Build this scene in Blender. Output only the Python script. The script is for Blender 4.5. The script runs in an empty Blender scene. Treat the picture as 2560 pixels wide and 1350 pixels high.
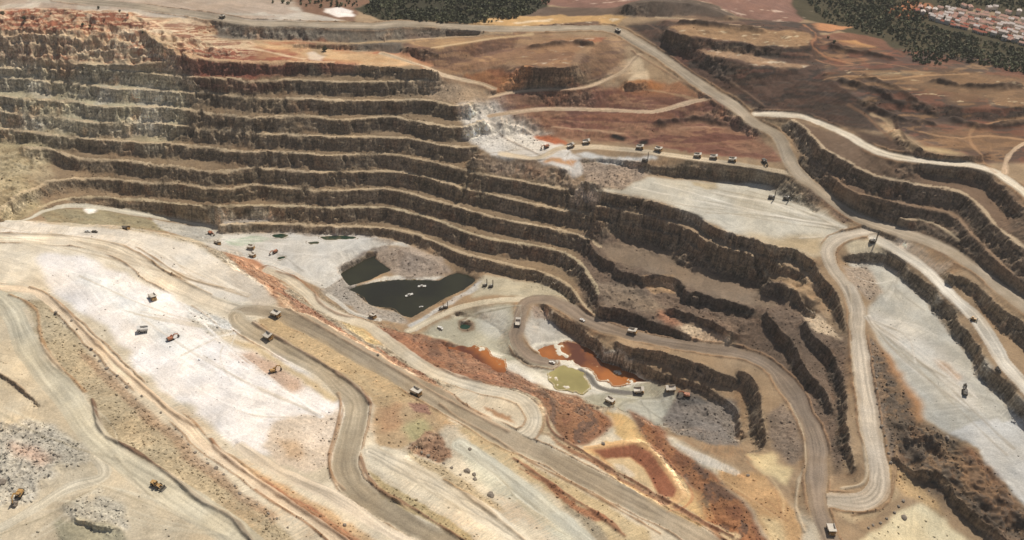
import bpy, bmesh, math, random
import numpy as np
from mathutils import Vector, Matrix

# ------------------------------------------------------------------ camera, sky, sun, exposure
F, THETA, ZC = 2300.0, math.radians(40.0), 640.0      # focal length in photo pixels, pitch, flying height (lake level = 0)
SC = bpy.context.scene
COL = SC.collection
cam_data = bpy.data.cameras.new('camera')
cam_data.sensor_width = 36.0
cam_data.lens = F * 36.0 / 2560.0
cam_data.clip_start, cam_data.clip_end = 1.0, 60000.0
cam = bpy.data.objects.new('camera', cam_data)
cam.location = (0, 0, ZC)
cam.rotation_euler = (math.radians(90) - THETA, 0, 0)
COL.objects.link(cam)
SC.camera = cam

SUN_EL, SUN_AZ = math.radians(53.0), math.radians(32.0)   # azimuth from +Y towards +X
world = bpy.data.worlds.new('World')
SC.world = world
world.use_nodes = True
nt = world.node_tree
nt.nodes.clear()
wo = nt.nodes.new('ShaderNodeOutputWorld')
bg = nt.nodes.new('ShaderNodeBackground')
sky = nt.nodes.new('ShaderNodeTexSky')
sky.sky_type = 'NISHITA'
sky.sun_disc = False
sky.sun_elevation = SUN_EL
sky.sun_rotation = SUN_AZ
sky.dust_density = 2.5
bg.inputs['Strength'].default_value = 0.05
nt.links.new(sky.outputs[0], bg.inputs[0])
nt.links.new(bg.outputs[0], wo.inputs[0])

sun_data = bpy.data.lights.new('sun', 'SUN')
sun_data.energy = 3.6
sun_data.angle = math.radians(0.5)
sun_data.color = (1.0, 0.94, 0.84)
sun = bpy.data.objects.new('sun', sun_data)
sun.rotation_euler = Vector((math.sin(SUN_AZ) * math.cos(SUN_EL), math.cos(SUN_AZ) * math.cos(SUN_EL), math.sin(SUN_EL))).to_track_quat('Z', 'Y').to_euler()
COL.objects.link(sun)

SC.view_settings.view_transform = 'Standard'
SC.view_settings.look = 'None'
SC.view_settings.exposure = 0.15
SC.view_settings.gamma = 1.0

rng = np.random.default_rng(7)
random.seed(7)

# ------------------------------------------------------------------ helpers: survey, noise
def ray(px, py):
    r, u = (np.asarray(px, float) - 1280) / F, (675 - np.asarray(py, float)) / F
    s, c = math.sin(THETA), math.cos(THETA)
    return r, c + u * s, -s + u * c

def at(px, py, z):
    """world point of a survey mark sighted at photo position px, py with known elevation z"""
    dx, dy, dz = ray(px, py)
    t = (np.asarray(z, float) - ZC) / dz
    return np.stack([dx * t, dy * t], -1)

def hash2(ix, iy, seed):
    h = (ix.astype(np.int64) * 374761393 + iy.astype(np.int64) * 668265263 + seed * 974711) & 0xffffffff
    h = ((h ^ (h >> 13)) * 1274126177) & 0xffffffff
    h = ((h ^ (h >> 16)) * 2246822519) & 0xffffffff
    return ((h ^ (h >> 15)) & 0xffffff).astype(np.float32) / np.float32(0xffffff)

def vnoise(x, y, seed=0):
    xf, yf = np.floor(x), np.floor(y)
    fx, fy = (x - xf).astype(np.float32), (y - yf).astype(np.float32)
    ix, iy = xf.astype(np.int64), yf.astype(np.int64)
    fx = fx * fx * fx * (fx * (fx * 6 - 15) + 10)
    fy = fy * fy * fy * (fy * (fy * 6 - 15) + 10)
    a, b = hash2(ix, iy, seed), hash2(ix + 1, iy, seed)
    c, d = hash2(ix, iy + 1, seed), hash2(ix + 1, iy + 1, seed)
    return (a + (b - a) * fx) * (1 - fy) + (c + (d - c) * fx) * fy      # 0..1

def fbm(x, y, wl, octaves=4, seed=0, gain=0.5):
    out, amp, tot = 0, 1.0, 0.0
    for k in range(octaves):
        ca, sa = math.cos(0.6 * k), math.sin(0.6 * k)
        out = out + amp * (vnoise((x * ca - y * sa) / wl + 31.7 * k, (x * sa + y * ca) / wl + 11.3 * k, seed + k) - 0.5)
        tot += amp
        amp *= gain
        wl *= 0.5
    return out / tot * 2                                               # about -1..1

def sstep(a, b, x):
    t = np.clip((x - a) / (b - a), 0, 1)
    return t * t * (3 - 2 * t)

def lin(c):
    c = np.asarray(c, float) / 255.0
    return np.where(c <= 0.04045, c / 12.92, ((c + 0.055) / 1.055) ** 2.4)

# ------------------------------------------------------------------ terrain grid (finer near, coarser far)
Y0, DL = 455.0, 0.00080
YMIN, YMAX, UMAX = 302.0, 1300.0, 0.467
NR = int(math.log((YMAX + Y0) / (YMIN + Y0)) / DL) + 1
NC = int(2 * UMAX / DL) + 1
gu = -UMAX + DL * np.arange(NC)
gw = (YMIN + Y0) * np.exp(DL * np.arange(NR))
GX = (gu[None, :] * gw[:, None])
GY = np.repeat((gw - Y0)[:, None], NC, 1)
CELL = np.repeat((DL * gw)[:, None], NC, 1)

def to_grid(x, y):
    w = np.maximum(y + Y0, 1.0)
    return (x / w + UMAX) / DL, np.log(w / (YMIN + Y0)) / DL          # i (column), j (row)

def sample(A, x, y):
    i, j = to_grid(x, y)
    i = np.clip(i, 0, NC - 1.001)
    j = np.clip(j, 0, NR - 1.001)
    i0, j0 = i.astype(int), j.astype(int)
    fi, fj = i - i0, j - j0
    return (A[j0, i0] * (1 - fi) + A[j0, i0 + 1] * fi) * (1 - fj) + (A[j0 + 1, i0] * (1 - fi) + A[j0 + 1, i0 + 1] * fi) * fj

def spline(P, step):
    """Catmull-Rom through the rows of P (x, y, z, w), resampled about every step metres"""
    P = np.asarray(P, float)
    if len(P) < 3:
        Q = [P]
        n = max(2, int(np.linalg.norm(P[1, :2] - P[0, :2]) / step))
        t = np.linspace(0, 1, n)[:, None]
        return P[0] * (1 - t) + P[1] * t
    E = np.vstack([2 * P[0] - P[1], P, 2 * P[-1] - P[-2]])
    out = []
    for k in range(1, len(E) - 2):
        p0, p1, p2, p3 = E[k - 1], E[k], E[k + 1], E[k + 2]
        n = max(1, int(np.linalg.norm(p2[:2] - p1[:2]) / step))
        t = (np.arange(n) / n)[:, None]
        q = 0.5 * (2 * p1 + (p2 - p0) * t + (2 * p0 - 5 * p1 + 4 * p2 - p3) * t ** 2 + (3 * p1 - p0 - 3 * p2 + p3) * t ** 3)
        q[:, 2:] = p1[2:] * (1 - t) + p2[2:] * t
        out.append(q)
    out.append(E[-2][None])
    return np.vstack(out)

def survey(pts, z=None, w=8.0):
    """pts: (px, py[, z[, w]]) sighted marks -> (x, y, z, w)"""
    rows = []
    for p in pts:
        zz = p[2] if len(p) > 2 else z
        ww = p[3] if len(p) > 3 else w
        xy = at(p[0], p[1], zz)
        rows.append((xy[0], xy[1], zz, ww))
    return np.array(rows)

def nearest_on(L, reach):
    """for polyline L (dense rows x, y, z, w): distance, z, width, arclength and side of the nearest point, in a block of the grid"""
    gi, gj = to_grid(L[:, 0], L[:, 1])
    cell = DL * (np.maximum(L[:, 1] + Y0, 50))
    m = np.ceil(reach / cell).astype(int) + 2
    i0, i1 = int(max(0, (gi - m).min())), int(min(NC, (gi + m).max() + 2))
    j0, j1 = int(max(0, (gj - m).min())), int(min(NR, (gj + m).max() + 2))
    if i1 - i0 < 2 or j1 - j0 < 2:
        return None
    sh = (j1 - j0, i1 - i0)
    D = np.full(sh, 1e9, np.float32)
    Z, W, S, T = (np.zeros(sh, np.float32) for _ in range(4))
    seg = np.diff(L[:, :2], axis=0)
    ln = np.hypot(seg[:, 0], seg[:, 1]) + 1e-9
    arc = np.concatenate([[0], np.cumsum(ln)])
    for k in range(len(seg)):
        a0, a1 = int(min(gi[k], gi[k + 1]) - m[k]), int(max(gi[k], gi[k + 1]) + m[k] + 2)
        b0, b1 = int(min(gj[k], gj[k + 1]) - m[k]), int(max(gj[k], gj[k + 1]) + m[k] + 2)
        a0, a1, b0, b1 = max(a0, i0), min(a1, i1), max(b0, j0), min(b1, j1)
        if a1 <= a0 or b1 <= b0:
            continue
        x, y = GX[b0:b1, a0:a1] - L[k, 0], GY[b0:b1, a0:a1] - L[k, 1]
        ux, uy = seg[k] / ln[k]
        s = np.clip(x * ux + y * uy, 0, ln[k])
        ex, ey = x - s * ux, y - s * uy
        d = np.hypot(ex, ey)
        sl = (slice(b0 - j0, b1 - j0), slice(a0 - i0, a1 - i0))
        near = d < D[sl]
        f = s / ln[k]
        D[sl] = np.where(near, d, D[sl])
        Z[sl] = np.where(near, L[k, 2] * (1 - f) + L[k + 1, 2] * f, Z[sl])
        W[sl] = np.where(near, L[k, 3] * (1 - f) + L[k + 1, 3] * f, W[sl])
        S[sl] = np.where(near, arc[k] + s, S[sl])
        T[sl] = np.where(near, np.sign(ux * y - uy * x), T[sl])          # + on the left of the direction of travel
    return (slice(j0, j1), slice(i0, i1)), D, Z, W, S, T

# constraint layers
CZ = np.zeros((NR, NC), np.float32)
CM = np.zeros((NR, NC), bool)
LABEL = np.zeros((NR, NC), np.int16)
LAT = np.zeros((NR, NC), np.float32)
ARC = np.zeros((NR, NC), np.float32)
ROADD = np.full((NR, NC), 60.0, np.float32)          # distance outside the nearest road edge
BUND = np.zeros((NR, NC), np.float32)
EDGE = (fbm(GX, GY, 14, 3, 5)).astype(np.float32)

def line(pts, z=None, w=1.6):
    L = spline(survey(pts, z, w), 3.0)
    stamp_line(L)

def stamp_line(L):
    r = nearest_on(L, 3.0)
    if r is None:
        return
    sl, D, Z, W, S, T = r
    m = D < 0.75 * CELL[sl]
    CZ[sl] = np.where(m, Z, CZ[sl])
    CM[sl] |= m

def offset(L, d):
    t = np.gradient(L[:, :2], axis=0)
    t /= np.linalg.norm(t, axis=1)[:, None] + 1e-9
    k = 4
    pad = np.pad(t, ((k, k), (0, 0)), 'edge')
    t = np.stack([np.convolve(pad[:, c], np.ones(2 * k + 1) / (2 * k + 1), 'valid') for c in range(2)], 1)
    t /= np.linalg.norm(t, axis=1)[:, None] + 1e-9
    R = L.copy()
    R[:, 0] += t[:, 1] * d                 # right of the direction of travel
    R[:, 1] -= t[:, 0] * d
    return R

def face(pts, drop, z=None, side=1, slope=70.0):
    """a rock face: crest through the marks, toe `drop` metres lower on the right (side=1) or left (-1)"""
    L = spline(survey(pts, z), 3.0)
    stamp_line(L)
    dr = np.interp(np.linspace(0, 1, len(L)), np.linspace(0, 1, len(drop)), drop) if hasattr(drop, '__len__') else np.full(len(L), float(drop))
    R = offset(L, side * (dr / math.tan(math.radians(slope)))[:, ])
    R[:, 2] -= dr
    stamp_line(R)

STRIPS = []
def strip(pts, label=0, z=None, w=8.0, ragged=0.8, bund=0.0, road=False, below=0.0, toe_slope=60.0):
    """a level ribbon (haul road or bench berm); `below` adds the toe of the rock face under its right-hand edge"""
    L = spline(survey(pts, z, w), 3.0)
    STRIPS.append((L, label, ragged, bund, road))
    if below:
        b = np.asarray(below, float) if hasattr(below, '__len__') else np.array([below, below], float)
        b = np.interp(np.linspace(0, 1, len(L)), np.linspace(0, 1, len(b)), b)
        R = offset(L, L[:, 3] / 2 + b / math.tan(math.radians(toe_slope)))
        R[:, 2] -= b
        stamp_line(R)
    return L

def stamp_strips():
    for L, label, ragged, bund, road in sorted(STRIPS, key=lambda q: {2: 1, 3: 1, 4: 1, 8: 1, 10: 1, 12: 1}.get(q[1], 0)):
        r = nearest_on(L, L[:, 3].max() / 2 + (14 if road else 4))
        if r is None:
            continue
        sl, D, Z, W, S, T = r
        d = D + ragged * EDGE[sl] + (0.10 * W * (vnoise(S / 35, np.full_like(S, label * 3.7), 15) - 0.5) * 2 if road else 0)
        m = d < W / 2
        CZ[sl] = np.where(m, Z, CZ[sl])
        CM[sl] |= m
        BUND[sl] = np.where(m, 0, BUND[sl])
        LABEL[sl] = np.where(m, label, LABEL[sl])
        LAT[sl] = np.where(m, T * d / (W / 2), LAT[sl])
        ARC[sl] = np.where(m, S, ARC[sl])
        if road:
            ROADD[sl] = np.minimum(ROADD[sl], np.maximum(d - W / 2, 0))
        if bund:
            b = bund * np.exp(-((d - W / 2 - 1.6) / 1.1) ** 2)
            BUND[sl] = np.where(m, BUND[sl], np.maximum(BUND[sl], b))

def relax():
    """smooth (harmonic) ground between all surveyed breaklines"""
    levels = []
    z, m = CZ * CM, CM.astype(np.float32)
    levels.append((CZ.copy(), CM.copy()))
    while min(z.shape) > 12:
        a, b = z.shape[0] // 2 * 2, z.shape[1] // 2 * 2
        if z.shape[0] % 2 or z.shape[1] % 2:
            z = np.pad(z, ((0, z.shape[0] % 2), (0, z.shape[1] % 2)))
            m = np.pad(m, ((0, m.shape[0] % 2), (0, m.shape[1] % 2)))
        z = z[0::2, 0::2] + z[1::2, 0::2] + z[0::2, 1::2] + z[1::2, 1::2]
        m = m[0::2, 0::2] + m[1::2, 0::2] + m[0::2, 1::2] + m[1::2, 1::2]
        on = m > 0
        z = np.where(on, z / np.maximum(m, 1e-6), 0).astype(np.float32)
        m = on.astype(np.float32)
        levels.append((z.copy(), on.copy()))
    z, on = levels[-1]
    h = np.full(z.shape, z[on].mean() if on.any() else 80.0, np.float32)
    for k in range(len(levels) - 1, -1, -1):
        z, on = levels[k]
        if h.shape != z.shape:
            h = np.repeat(np.repeat(h, 2, 0), 2, 1)[:z.shape[0], :z.shape[1]]
        h = np.where(on, z, h)
        for it in range(40 if k == 0 else 120):
            p = np.pad(h, 1, 'edge')
            h = np.where(on, z, 0.25 * (p[:-2, 1:-1] + p[2:, 1:-1] + p[1:-1, :-2] + p[1:-1, 2:])).astype(np.float32)
    return h
# ------------------------------------------------------------------ the survey: benches, roads, dumps (photo sightings with elevations)
# labels: 0 ground, 1.. roads, 40.. berms
W1 = dict(w=4.0, ragged=1.0)
# main wall berms, bottom to top
strip([(541,561),(600,560),(640,559),(716,559),(816,565),(917,567),(993,574)], 40, z=14, below=8, **W1)
strip([(993,574,14),(1043,587,14),(1093,607,14.5),(1144,627,15),(1207,645,16),(1280,662,18),(1343,677,19),(1381,692,20),(1411,705,21),(1436,728,21),(1456,756,20),(1481,781,20),(1500,800,20)], 40, below=10, **W1)
strip([(101,514,44),(164,496,38),(227,491,32),(302,496,29),(378,502,28),(453,511,28),(529,514,28),(640,513,28),(741,516,28),(841,520,28),(955,519,28),(1018,529,28),(1081,546,28),(1144,572,28),(1207,592,28),(1280,607,28),(1343,615,29),(1393,627,30),(1436,647,31),(1461,670,32),(1481,705,32),(1494,735,32)], 41, below=13, **W1)
strip([(-40,560,70),(0,526,66),(50,486,58),(101,461,52),(139,451,48),(201,446,44),(277,446,42),(353,455,42),(428,458,42),(504,466,42),(567,470,42),(640,463,42),(741,471,42),(816,476,42),(892,475,42),(955,472,42),(1018,481,42),(1081,499,42),(1144,516,42),(1207,536,42),(1280,553,42),(1343,564,42),(1406,577,42),(1470,596,42),(1500,618,42)], 42, below=13, **W1)
strip([(60,362,64),(126,373,58),(171,388,57),(227,397,56),(302,400,56),(378,408,56),(441,416,56),(491,423,56),(542,426,56),(605,422,56),(640,420,56),(741,427,56),(816,431,56),(892,429,56),(980,428,56),(1043,438,56),(1106,453,56),(1169,471,56),(1219,484,56),(1280,498,56),(1343,511,56),(1419,526,56),(1494,536,56),(1557,552,56),(1633,572,56),(1675,583,57),(1721,594,57),(1752,607,58),(1784,630,58),(1834,649,58),(1885,667,58),(1925,690,58)], 43, below=13, **W1)
strip([(-30,318,70),(0,321,70),(50,325,70),(139,337,70),(214,345,70),(264,350,70),(365,356,70),(428,359,70),(504,366,70),(579,375,70),(640,380,70),(716,379,70),(816,388,70),(942,384,70),(1005,389,70),(1068,402,70),(1106,409,70),(1156,421,70),(1194,433,70),(1244,443,70),(1280,448,70),(1325,456,70),(1381,466,71),(1425,474,72)], 44, below=13, **W1)
strip([(-30,276,84),(0,280,84),(88,287,84),(164,295,84),(227,305,84),(302,307,84),(378,306,84),(453,315,84),(554,325,84),(640,335,84),(716,334,84),(766,339,84),(854,342,84),(993,344,84),(1056,351,84),(1106,363,84),(1156,367,85),(1190,366,86)], 45, below=13, **W1)
strip([(-30,236,98),(0,239,98),(83,248,98),(176,252,98),(227,262,98),(277,267,98),(340,266,98),(416,267,98),(479,273,98),(554,285,98),(640,292,98),(766,290,98),(829,298,98),(879,298,98),(967,293,98),(1018,298,98),(1093,311,98),(1156,317,98),(1205,302,101)], 46, below=13, **W1)
strip([(-30,191,112),(0,193,112),(113,201,112),(201,210,112),(277,220,112),(365,223,112),(441,228,112),(529,233,112),(640,245,112),(728,246,112),(791,247,112),(829,251,112),(892,251,112),(955,251,112),(1043,249,112),(1093,254,112),(1144,264,112),(1182,258,113)], 47, below=13, **W1)
strip([(-30,166,121),(13,168,121),(101,170,121.5),(227,172,123.5),(302,178,125),(353,181,126),(453,189,126),(526,193,126),(640,200,126),(733,198,126),(781,201,126),(877,205,126),(1003,203,126),(1088,200,126)], 48, below=[8,8,9.5,12,13,13,13,13,13,13,13], **W1)
strip([(-30,138,131),(60,142,131),(121,149,130.5),(209,157,130.5),(277,162,131),(378,160,133.5),(413,157,135)], 49, w=5, below=[8.5,8,6,5.5,6], ragged=1.2)
strip([(-30,112,141),(60,112,141),(130,117,140.5),(230,124,140),(300,132,139.5),(350,140,139)], 49, w=5, below=[8.5,8,7,6], ragged=1.4)
strip([(-30,88,150),(60,88,150),(150,92,149.5),(240,100,149),(320,108,148)], 49, w=6, below=[7,7,6,6], ragged=1.6)
line([(-60,40,159),(80,42,160),(200,45,161),(300,42,162),(340,52,159)])
line([(-60,72,155),(80,75,155),(200,80,154),(330,88,153)])
strip([(360,80,158),(385,98,154),(428,126,147),(480,141,143),(526,149,140),(600,153,140),(728,153,140),(829,156,139)], 50, w=6, below=13, ragged=1.0)
face([(829,157,139),(900,163,139),(960,168,138),(1030,172,137),(1095,176,136)], 10)
# middle-right benches
strip([(1494,514,70),(1557,524,70),(1607,536,70),(1655,545,70)], 51, w=5, below=12)
face([(1507,481,82),(1595,494,83),(1645,506,83),(1713,526,83)], 11)
face([(1713,526,83),(1754,541,83),(1766,557,83),(1822,580,83),(1885,598,83),(1920,612,83),(1983,622,83),(2028,645,82),(2040,667,80)], [11,11,12,12,12,12], slope=74)
strip([(1655,545,70.5),(1700,558,71),(1735,576,71),(1770,598,71),(1830,620,71),(1890,637,71),(1950,652,71),(1995,672,70),(2020,700,68)], 51, w=7.0, below=[11,11,12,11,6], ragged=1.2, toe_slope=68)
face([(2041,672,80),(2071,708,79),(2091,728,78),(2106,776,75),(2114,821,73)], 13)
face([(1920,703,65),(1958,715,65),(1991,730,65),(2021,766,65),(2041,781,64)], [13,12,8])
face([(1470,600,42),(1489,630,42),(1507,647,42),(1532,658,42),(1540,672,42),(1565,684,42),(1615,692,42),(1640,686,43),(1696,698,43),(1721,733,44),(1759,735,45),(1809,751,46),(1885,772,48)], [11,11,12,11,10,12,13,12,10])
face([(1494,765,33),(1532,770,33),(1557,772,33),(1607,796,33),(1670,816,34),(1723,836,34)], [13,12,10,8])
face([(1668,768,41),(1721,783,42),(1758,796,43),(1809,821,43),(1834,834,43)], [8,9,6])
# wide terraces (open lines keep them level)
line([(1530,620,42),(1607,632,42),(1673,650,43),(1740,690,44),(1827,722,46),(1900,752,49),(1985,772,53),(2030,785,57),(2100,845,70)])
line([(1530,738,32),(1600,745,32.5),(1650,775,33.5)])
face([(2013,803,66),(2031,834,66),(2061,861,67),(2084,889,67),(2106,942,67),(2117,985,67),(2119,1035,67),(2122,1060,67),(2131,1123,67),(2136,1165,66)], [9,12,13,13,11,7])
face([(1915,780,55),(1953,826,54),(1983,851,54),(2003,897,54),(2026,935,55),(2057,967,56),(2071,997,57),(2082,1020,57)], [10,13,13,11,8])
# pond pit walls
face([(1363,758,15),(1393,786,16),(1444,814,16),(1494,851,17),(1532,882,17),(1607,912,17),(1658,935,17),(1733,958,17),(1771,970,18),(1809,995,18),(1842,1020,18),(1850,1060,18),(1857,1090,18)], [8,11,13,13,12,9,6,8,10,9])
face([(1540,852,26),(1570,866,28),(1658,880,31),(1708,897,32),(1759,912,32),(1809,934,32),(1844,944,32)], [5,11,12,11])
face([(1848,925,37),(1866,930,38),(1886,950,39),(1905,1000,40),(1907,1048,40),(1915,1085,40),(1906,1116,39)], [8,18,19,17,10])
line([(1600,1005,4),(1660,1040,5),(1640,1000,4),(1560,960,3.5),(1480,900,3.5),(1420,850,4),(1345,815,5)])
line([(1690,1080,9),(1760,1060,13),(1810,1060,16)])
line([(1140,790,6),(1200,800,5.5),(1250,830,5),(1230,870,4),(1300,900,4),(1340,930,3.5),(1400,970,3.5),(1470,990,3.5)])
line([(1060,835,6),(1130,850,5),(1180,880,4.5),(1280,925,4),(1340,962,4),(1420,985,4),(1490,1015,4),(1560,1030,5),(1640,1065,6)])
# lake pit
line([(560,590,6),(640,590,6),(766,593,6),(892,595,6),(967,597,6),(1020,612,6)])
line([(600,640,6),(700,660,6),(760,690,6),(800,715,6)])
line([(700,620,6),(800,640,6),(900,612,6)])
face([(811,722,6),(864,690,6),(852,668,6),(905,640,6),(938,621,6),(975,612,6)], 5, side=-1, slope=55)
line([(849,678,-2),(880,690,-3),(917,655,-3),(950,680,-2)])
line([(1000,625,8),(1050,640,8),(1090,655,7)])
line([(985,670,1.0),(1040,690,1.0),(1090,700,0.9)])
line([(905,712,0.9),(960,694,1.0),(1040,692,1.0),(1095,697,0.9)])
line([(900,722,-2.5),(1000,715,-3),(1100,714,-3),(1150,695,-2.5),(1165,703,-2.5),(1106,745,-3),(1060,765,-3),(1028,785,-2.5),(990,765,-2.5),(930,755,-2.5),(900,722,-2.5)])
line([(950,735,-5),(1020,745,-5),(1080,730,-5)])
line([(1192,700,0.2),(1156,727,0.2),(1106,753,0.2),(1068,774,0.2),(1028,797,0.3)])
line([(1207,706,8),(1170,735,8.5),(1120,764,8.5),(1070,792,8.5),(1020,815,8)])
line([(1210,690,7),(1280,700,8),(1343,712,10),(1390,730,12),(1420,750,14)])
line([(1215,728,9),(1280,730,11),(1330,728,13)])
line([(820,738,5),(880,752,2),(905,755,1),(940,775,2),(985,790,2),(1010,802,4)])
# spoil above the right-hand wall
strip([(1983,300,119),(2008,317,121),(2059,368,123),(2096,390,124),(2142,418,125),(2197,438,125),(2285,458,125),(2373,471,125),(2411,486,125),(2449,516,125),(2487,562,125),(2525,592,126),(2560,622,126),(2640,690,127)], 52, w=5, below=13, ragged=1.2)
strip([(1985,362,104),(2033,405,107),(2084,438,109),(2129,478,110),(2197,491,110),(2247,506,110),(2323,521,110),(2373,531,110),(2411,562,110),(2449,607,110),(2487,642,110),(2517,675,110),(2580,740,110)], 53, w=5, below=12, ragged=1.2)
strip([(2252,546,101),(2323,554,101),(2361,572,101),(2399,602,101)], 54, w=4, ragged=1.0)
face([(2096,327,128),(2159,366,129),(2197,387,131),(2260,402,134),(2348,415,137),(2424,423,138),(2475,440,139),(2520,480,140),(2560,520,141)], [2,3,6,10,12,13,13])
# floors at lower right
face([(2111,637,83),(2160,632,83),(2210,635,83),(2247,650,83),(2275,678,83),(2333,720,83),(2348,745,83),(2386,778,82),(2399,808,82),(2429,841,82),(2451,866,82),(2462,902,82),(2487,929,81),(2530,967,81),(2552,997,81),(2600,1040,81)], [8,10,12,12,12,12])
line([(2150,668,72),(2200,700,72),(2240,740,72),(2300,790,71),(2380,880,70),(2440,990,68),(2520,1050,66),(2600,1110,66)])
line([(2180,800,72),(2240,900,70),(2300,1000,68),(2400,1080,66),(2500,1160,64),(2580,1240,63)])
line([(2210,870,71),(2250,970,69),(2300,1035,67),(2370,1075,66),(2440,1130,64.5),(2500,1205,63),(2580,1290,62)])
face([(2373,683,95),(2420,700,96),(2460,730,97),(2500,770,98),(2560,810,99),(2640,880,99)], [8,11,14,16])
face([(2235,1142,66),(2285,1172,65),(2361,1198,63),(2391,1248,62),(2449,1298,61),(2480,1325,61),(2540,1370,61)], [4,8,8,8,8])
line([(2190,1010,68),(2240,1080,67),(2300,1130,66),(2400,1190,64),(2480,1270,62)])
line([(2260,1200,57),(2330,1250,55),(2360,1330,54),(2420,1400,53)])
line([(2160,1300,57),(2250,1290,57),(2300,1360,56)])
# dumps on the far right
line([(1665,73,151),(1708,88,151),(1809,103,151),(1920,115,151),(2016,116,151),(2036,98,151),(2008,78,151),(1920,73,152),(1759,58,152),(1658,50,150)])
line([(1720,118,142),(1809,130,142),(1920,144,142),(2010,152,142),(2070,150,142)])
line([(1746,126,141),(1784,141,141),(1872,164,141),(1920,170,141),(2033,167,142),(2060,186,143),(2116,227,143),(2159,252,143)])
line([(1645,100,136),(1730,155,129),(1805,207,124),(1885,258,119),(1960,274,119),(2050,295,123),(2100,314,127)])
line([(2060,182,145),(2146,172,147),(2320,168,148),(2560,190,150),(2660,200,150)])
face([(2285,249,149),(2348,262,150),(2474,273,150),(2560,262,150),(2640,250,150)], 8, slope=36)
line([(2160,255,143),(2247,230,148),(2285,249,149)])
line([(2125,250,140),(2200,290,137),(2235,330,136)])
face([(2235,320,142),(2255,345,143),(2290,370,144),(2350,386,144.5),(2424,391,145),(2470,380,145)], 5, slope=38)
line([(2290,310,143),(2400,330,143),(2520,320,143),(2640,330,143)])
line([(2400,100,128),(2200,60,126),(2000,25,132),(2560,140,124),(2700,200,124)])
line([(2310,40,120),(2450,80,120),(2560,105,120),(2660,130,120)])
line([(2300,-20,120),(2560,20,118),(2700,60,118)])
line([(1560,12,152),(1640,2,156),(1720,8,156),(1800,30,150),(1830,45,147)])
line([(1540,35,142),(1620,42,143),(1740,50,148),(1850,52,143),(1960,58,140),(2050,60,136)])
line([(900,0,134),(1100,-10,130),(1300,0,130),(1500,-10,132),(1700,-25,136),(1900,-15,134)])
line([(940,48,146),(1100,55,146),(1190,55,146),(1300,40,143)])
line([(-60,-40,150),(300,-50,150),(700,-40,142),(1200,-60,128),(1700,-70,128),(2200,-60,122),(2660,-40,116)])
# far rim, centre left
line([(530,62,150),(640,67,150),(760,69,150),(860,71,149),(942,69,149),(993,64,149),(1068,66,148),(1144,75,146),(1280,80,142)])
line([(530,88,142),(640,99,141),(741,101,141),(867,106,141),(993,100,141),(1093,93,141),(1280,86,140)])
line([(700,109,140),(860,112,140),(1000,108,140)])
line([(720,120,137),(850,124,135),(1000,133,134)])
line([(660,135,139),(760,140,138),(860,142,137),(980,155,136),(1060,165,135)])
line([(1013,118,143),(1093,121,143),(1156,110,143),(1280,94,142),(1400,84,142)])
line([(1030,140,134),(1093,166,130),(1130,168,130),(1160,150,132),(1230,130,134),(1280,120,135)])
line([(1119,174,129),(1219,150,132),(1280,140,134),(1343,131,137),(1421,128,139)])
line([(1300,165,139),(1343,168,139),(1421,168,139),(1455,140,140),(1490,110,140),(1507,98,140)])
line([(1240,205,120),(1330,209,122),(1431,209,122),(1507,192,124),(1557,164,127),(1572,136,131)])
strip([(955,133,138),(1010,150,135),(1060,168,131.5),(1110,188,127),(1160,200,122),(1207,210,119),(1235,222,116)], 25, w=8, road=True, ragged=1.0)
strip([(1600,136,130),(1582,151,128),(1562,176,126),(1519,197,122),(1456,219,119),(1356,223,116),(1280,230,113),(1225,242,111)], 20, w=7, road=True, ragged=1.0)
line([(1575,182,124),(1610,180,124),(1612,200,124),(1570,205,123)])
line([(1560,225,114),(1620,228,114),(1680,225,116)])
strip([(1784,246,117),(1740,252,114),(1696,263,111),(1633,279,107),(1532,276,104),(1381,272,103),(1280,281,102),(1225,290,101)], 21, w=8, road=True, ragged=1.0)
line([(1381,318,96),(1481,326,96),(1560,340,95),(1650,352,95)])
line([(1700,300,103),(1800,310,102),(1850,330,102),(1900,360,102)])
line([(1395,350,91),(1480,345,92),(1600,358,94),(1700,374,96),(1850,390,99),(1940,405,101)])
# white bench with machines, working faces
line([(1190,368,86),(1250,345,87),(1320,335,89),(1350,345,89)])
line([(1180,385,84),(1250,390,84),(1340,400,85),(1420,425,85)])
face([(1455,398,89),(1520,398,89),(1600,405,90),(1650,412,91),(1750,418,92),(1850,428,93),(1900,436,93),(1950,450,93)], [3,4,10,12,12,11,8])
line([(1460,455,84),(1560,465,84),(1640,450,83),(1700,465,83),(1850,470,83),(1950,490,84),(2040,530,86)])
line([(1600,485,83),(1700,510,83),(1800,550,83),(1900,590,83),(2000,610,83),(2060,625,84)])
# left: ramps and terraces
strip([(20,552,78),(50,551,70),(76,545,60),(113,527,47),(176,514,36),(252,519,28),(327,531,20),(403,544,14),(479,557,9),(540,572,6)], 19, w=9, road=True, ragged=1.0)
line([(-60,551,86),(0,555,84),(88,559,82),(176,567,82),(264,570,82),(353,580,82),(428,595,82),(491,610,82),(541,641,82),(592,678,82),(640,708,82),(700,748,81)])
line([(150,548,44),(230,548,36),(330,556,28),(400,565,18),(470,580,9),(520,600,6)])
line([(-60,572,90),(0,573,89),(150,580,86),(300,590,84),(420,620,84),(500,660,84),(580,720,84),(640,757,84)])
line([(0,640,98),(100,650,97),(200,680,97),(300,740,95),(420,820,93),(540,900,93),(640,950,94),(740,1010,96),(800,1060,96)])
line([(60,690,101),(180,760,99),(280,850,99),(400,960,99),(520,1060,99),(620,1130,98)])
line([(640,700,80),(700,740,76),(760,790,70)])
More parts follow.
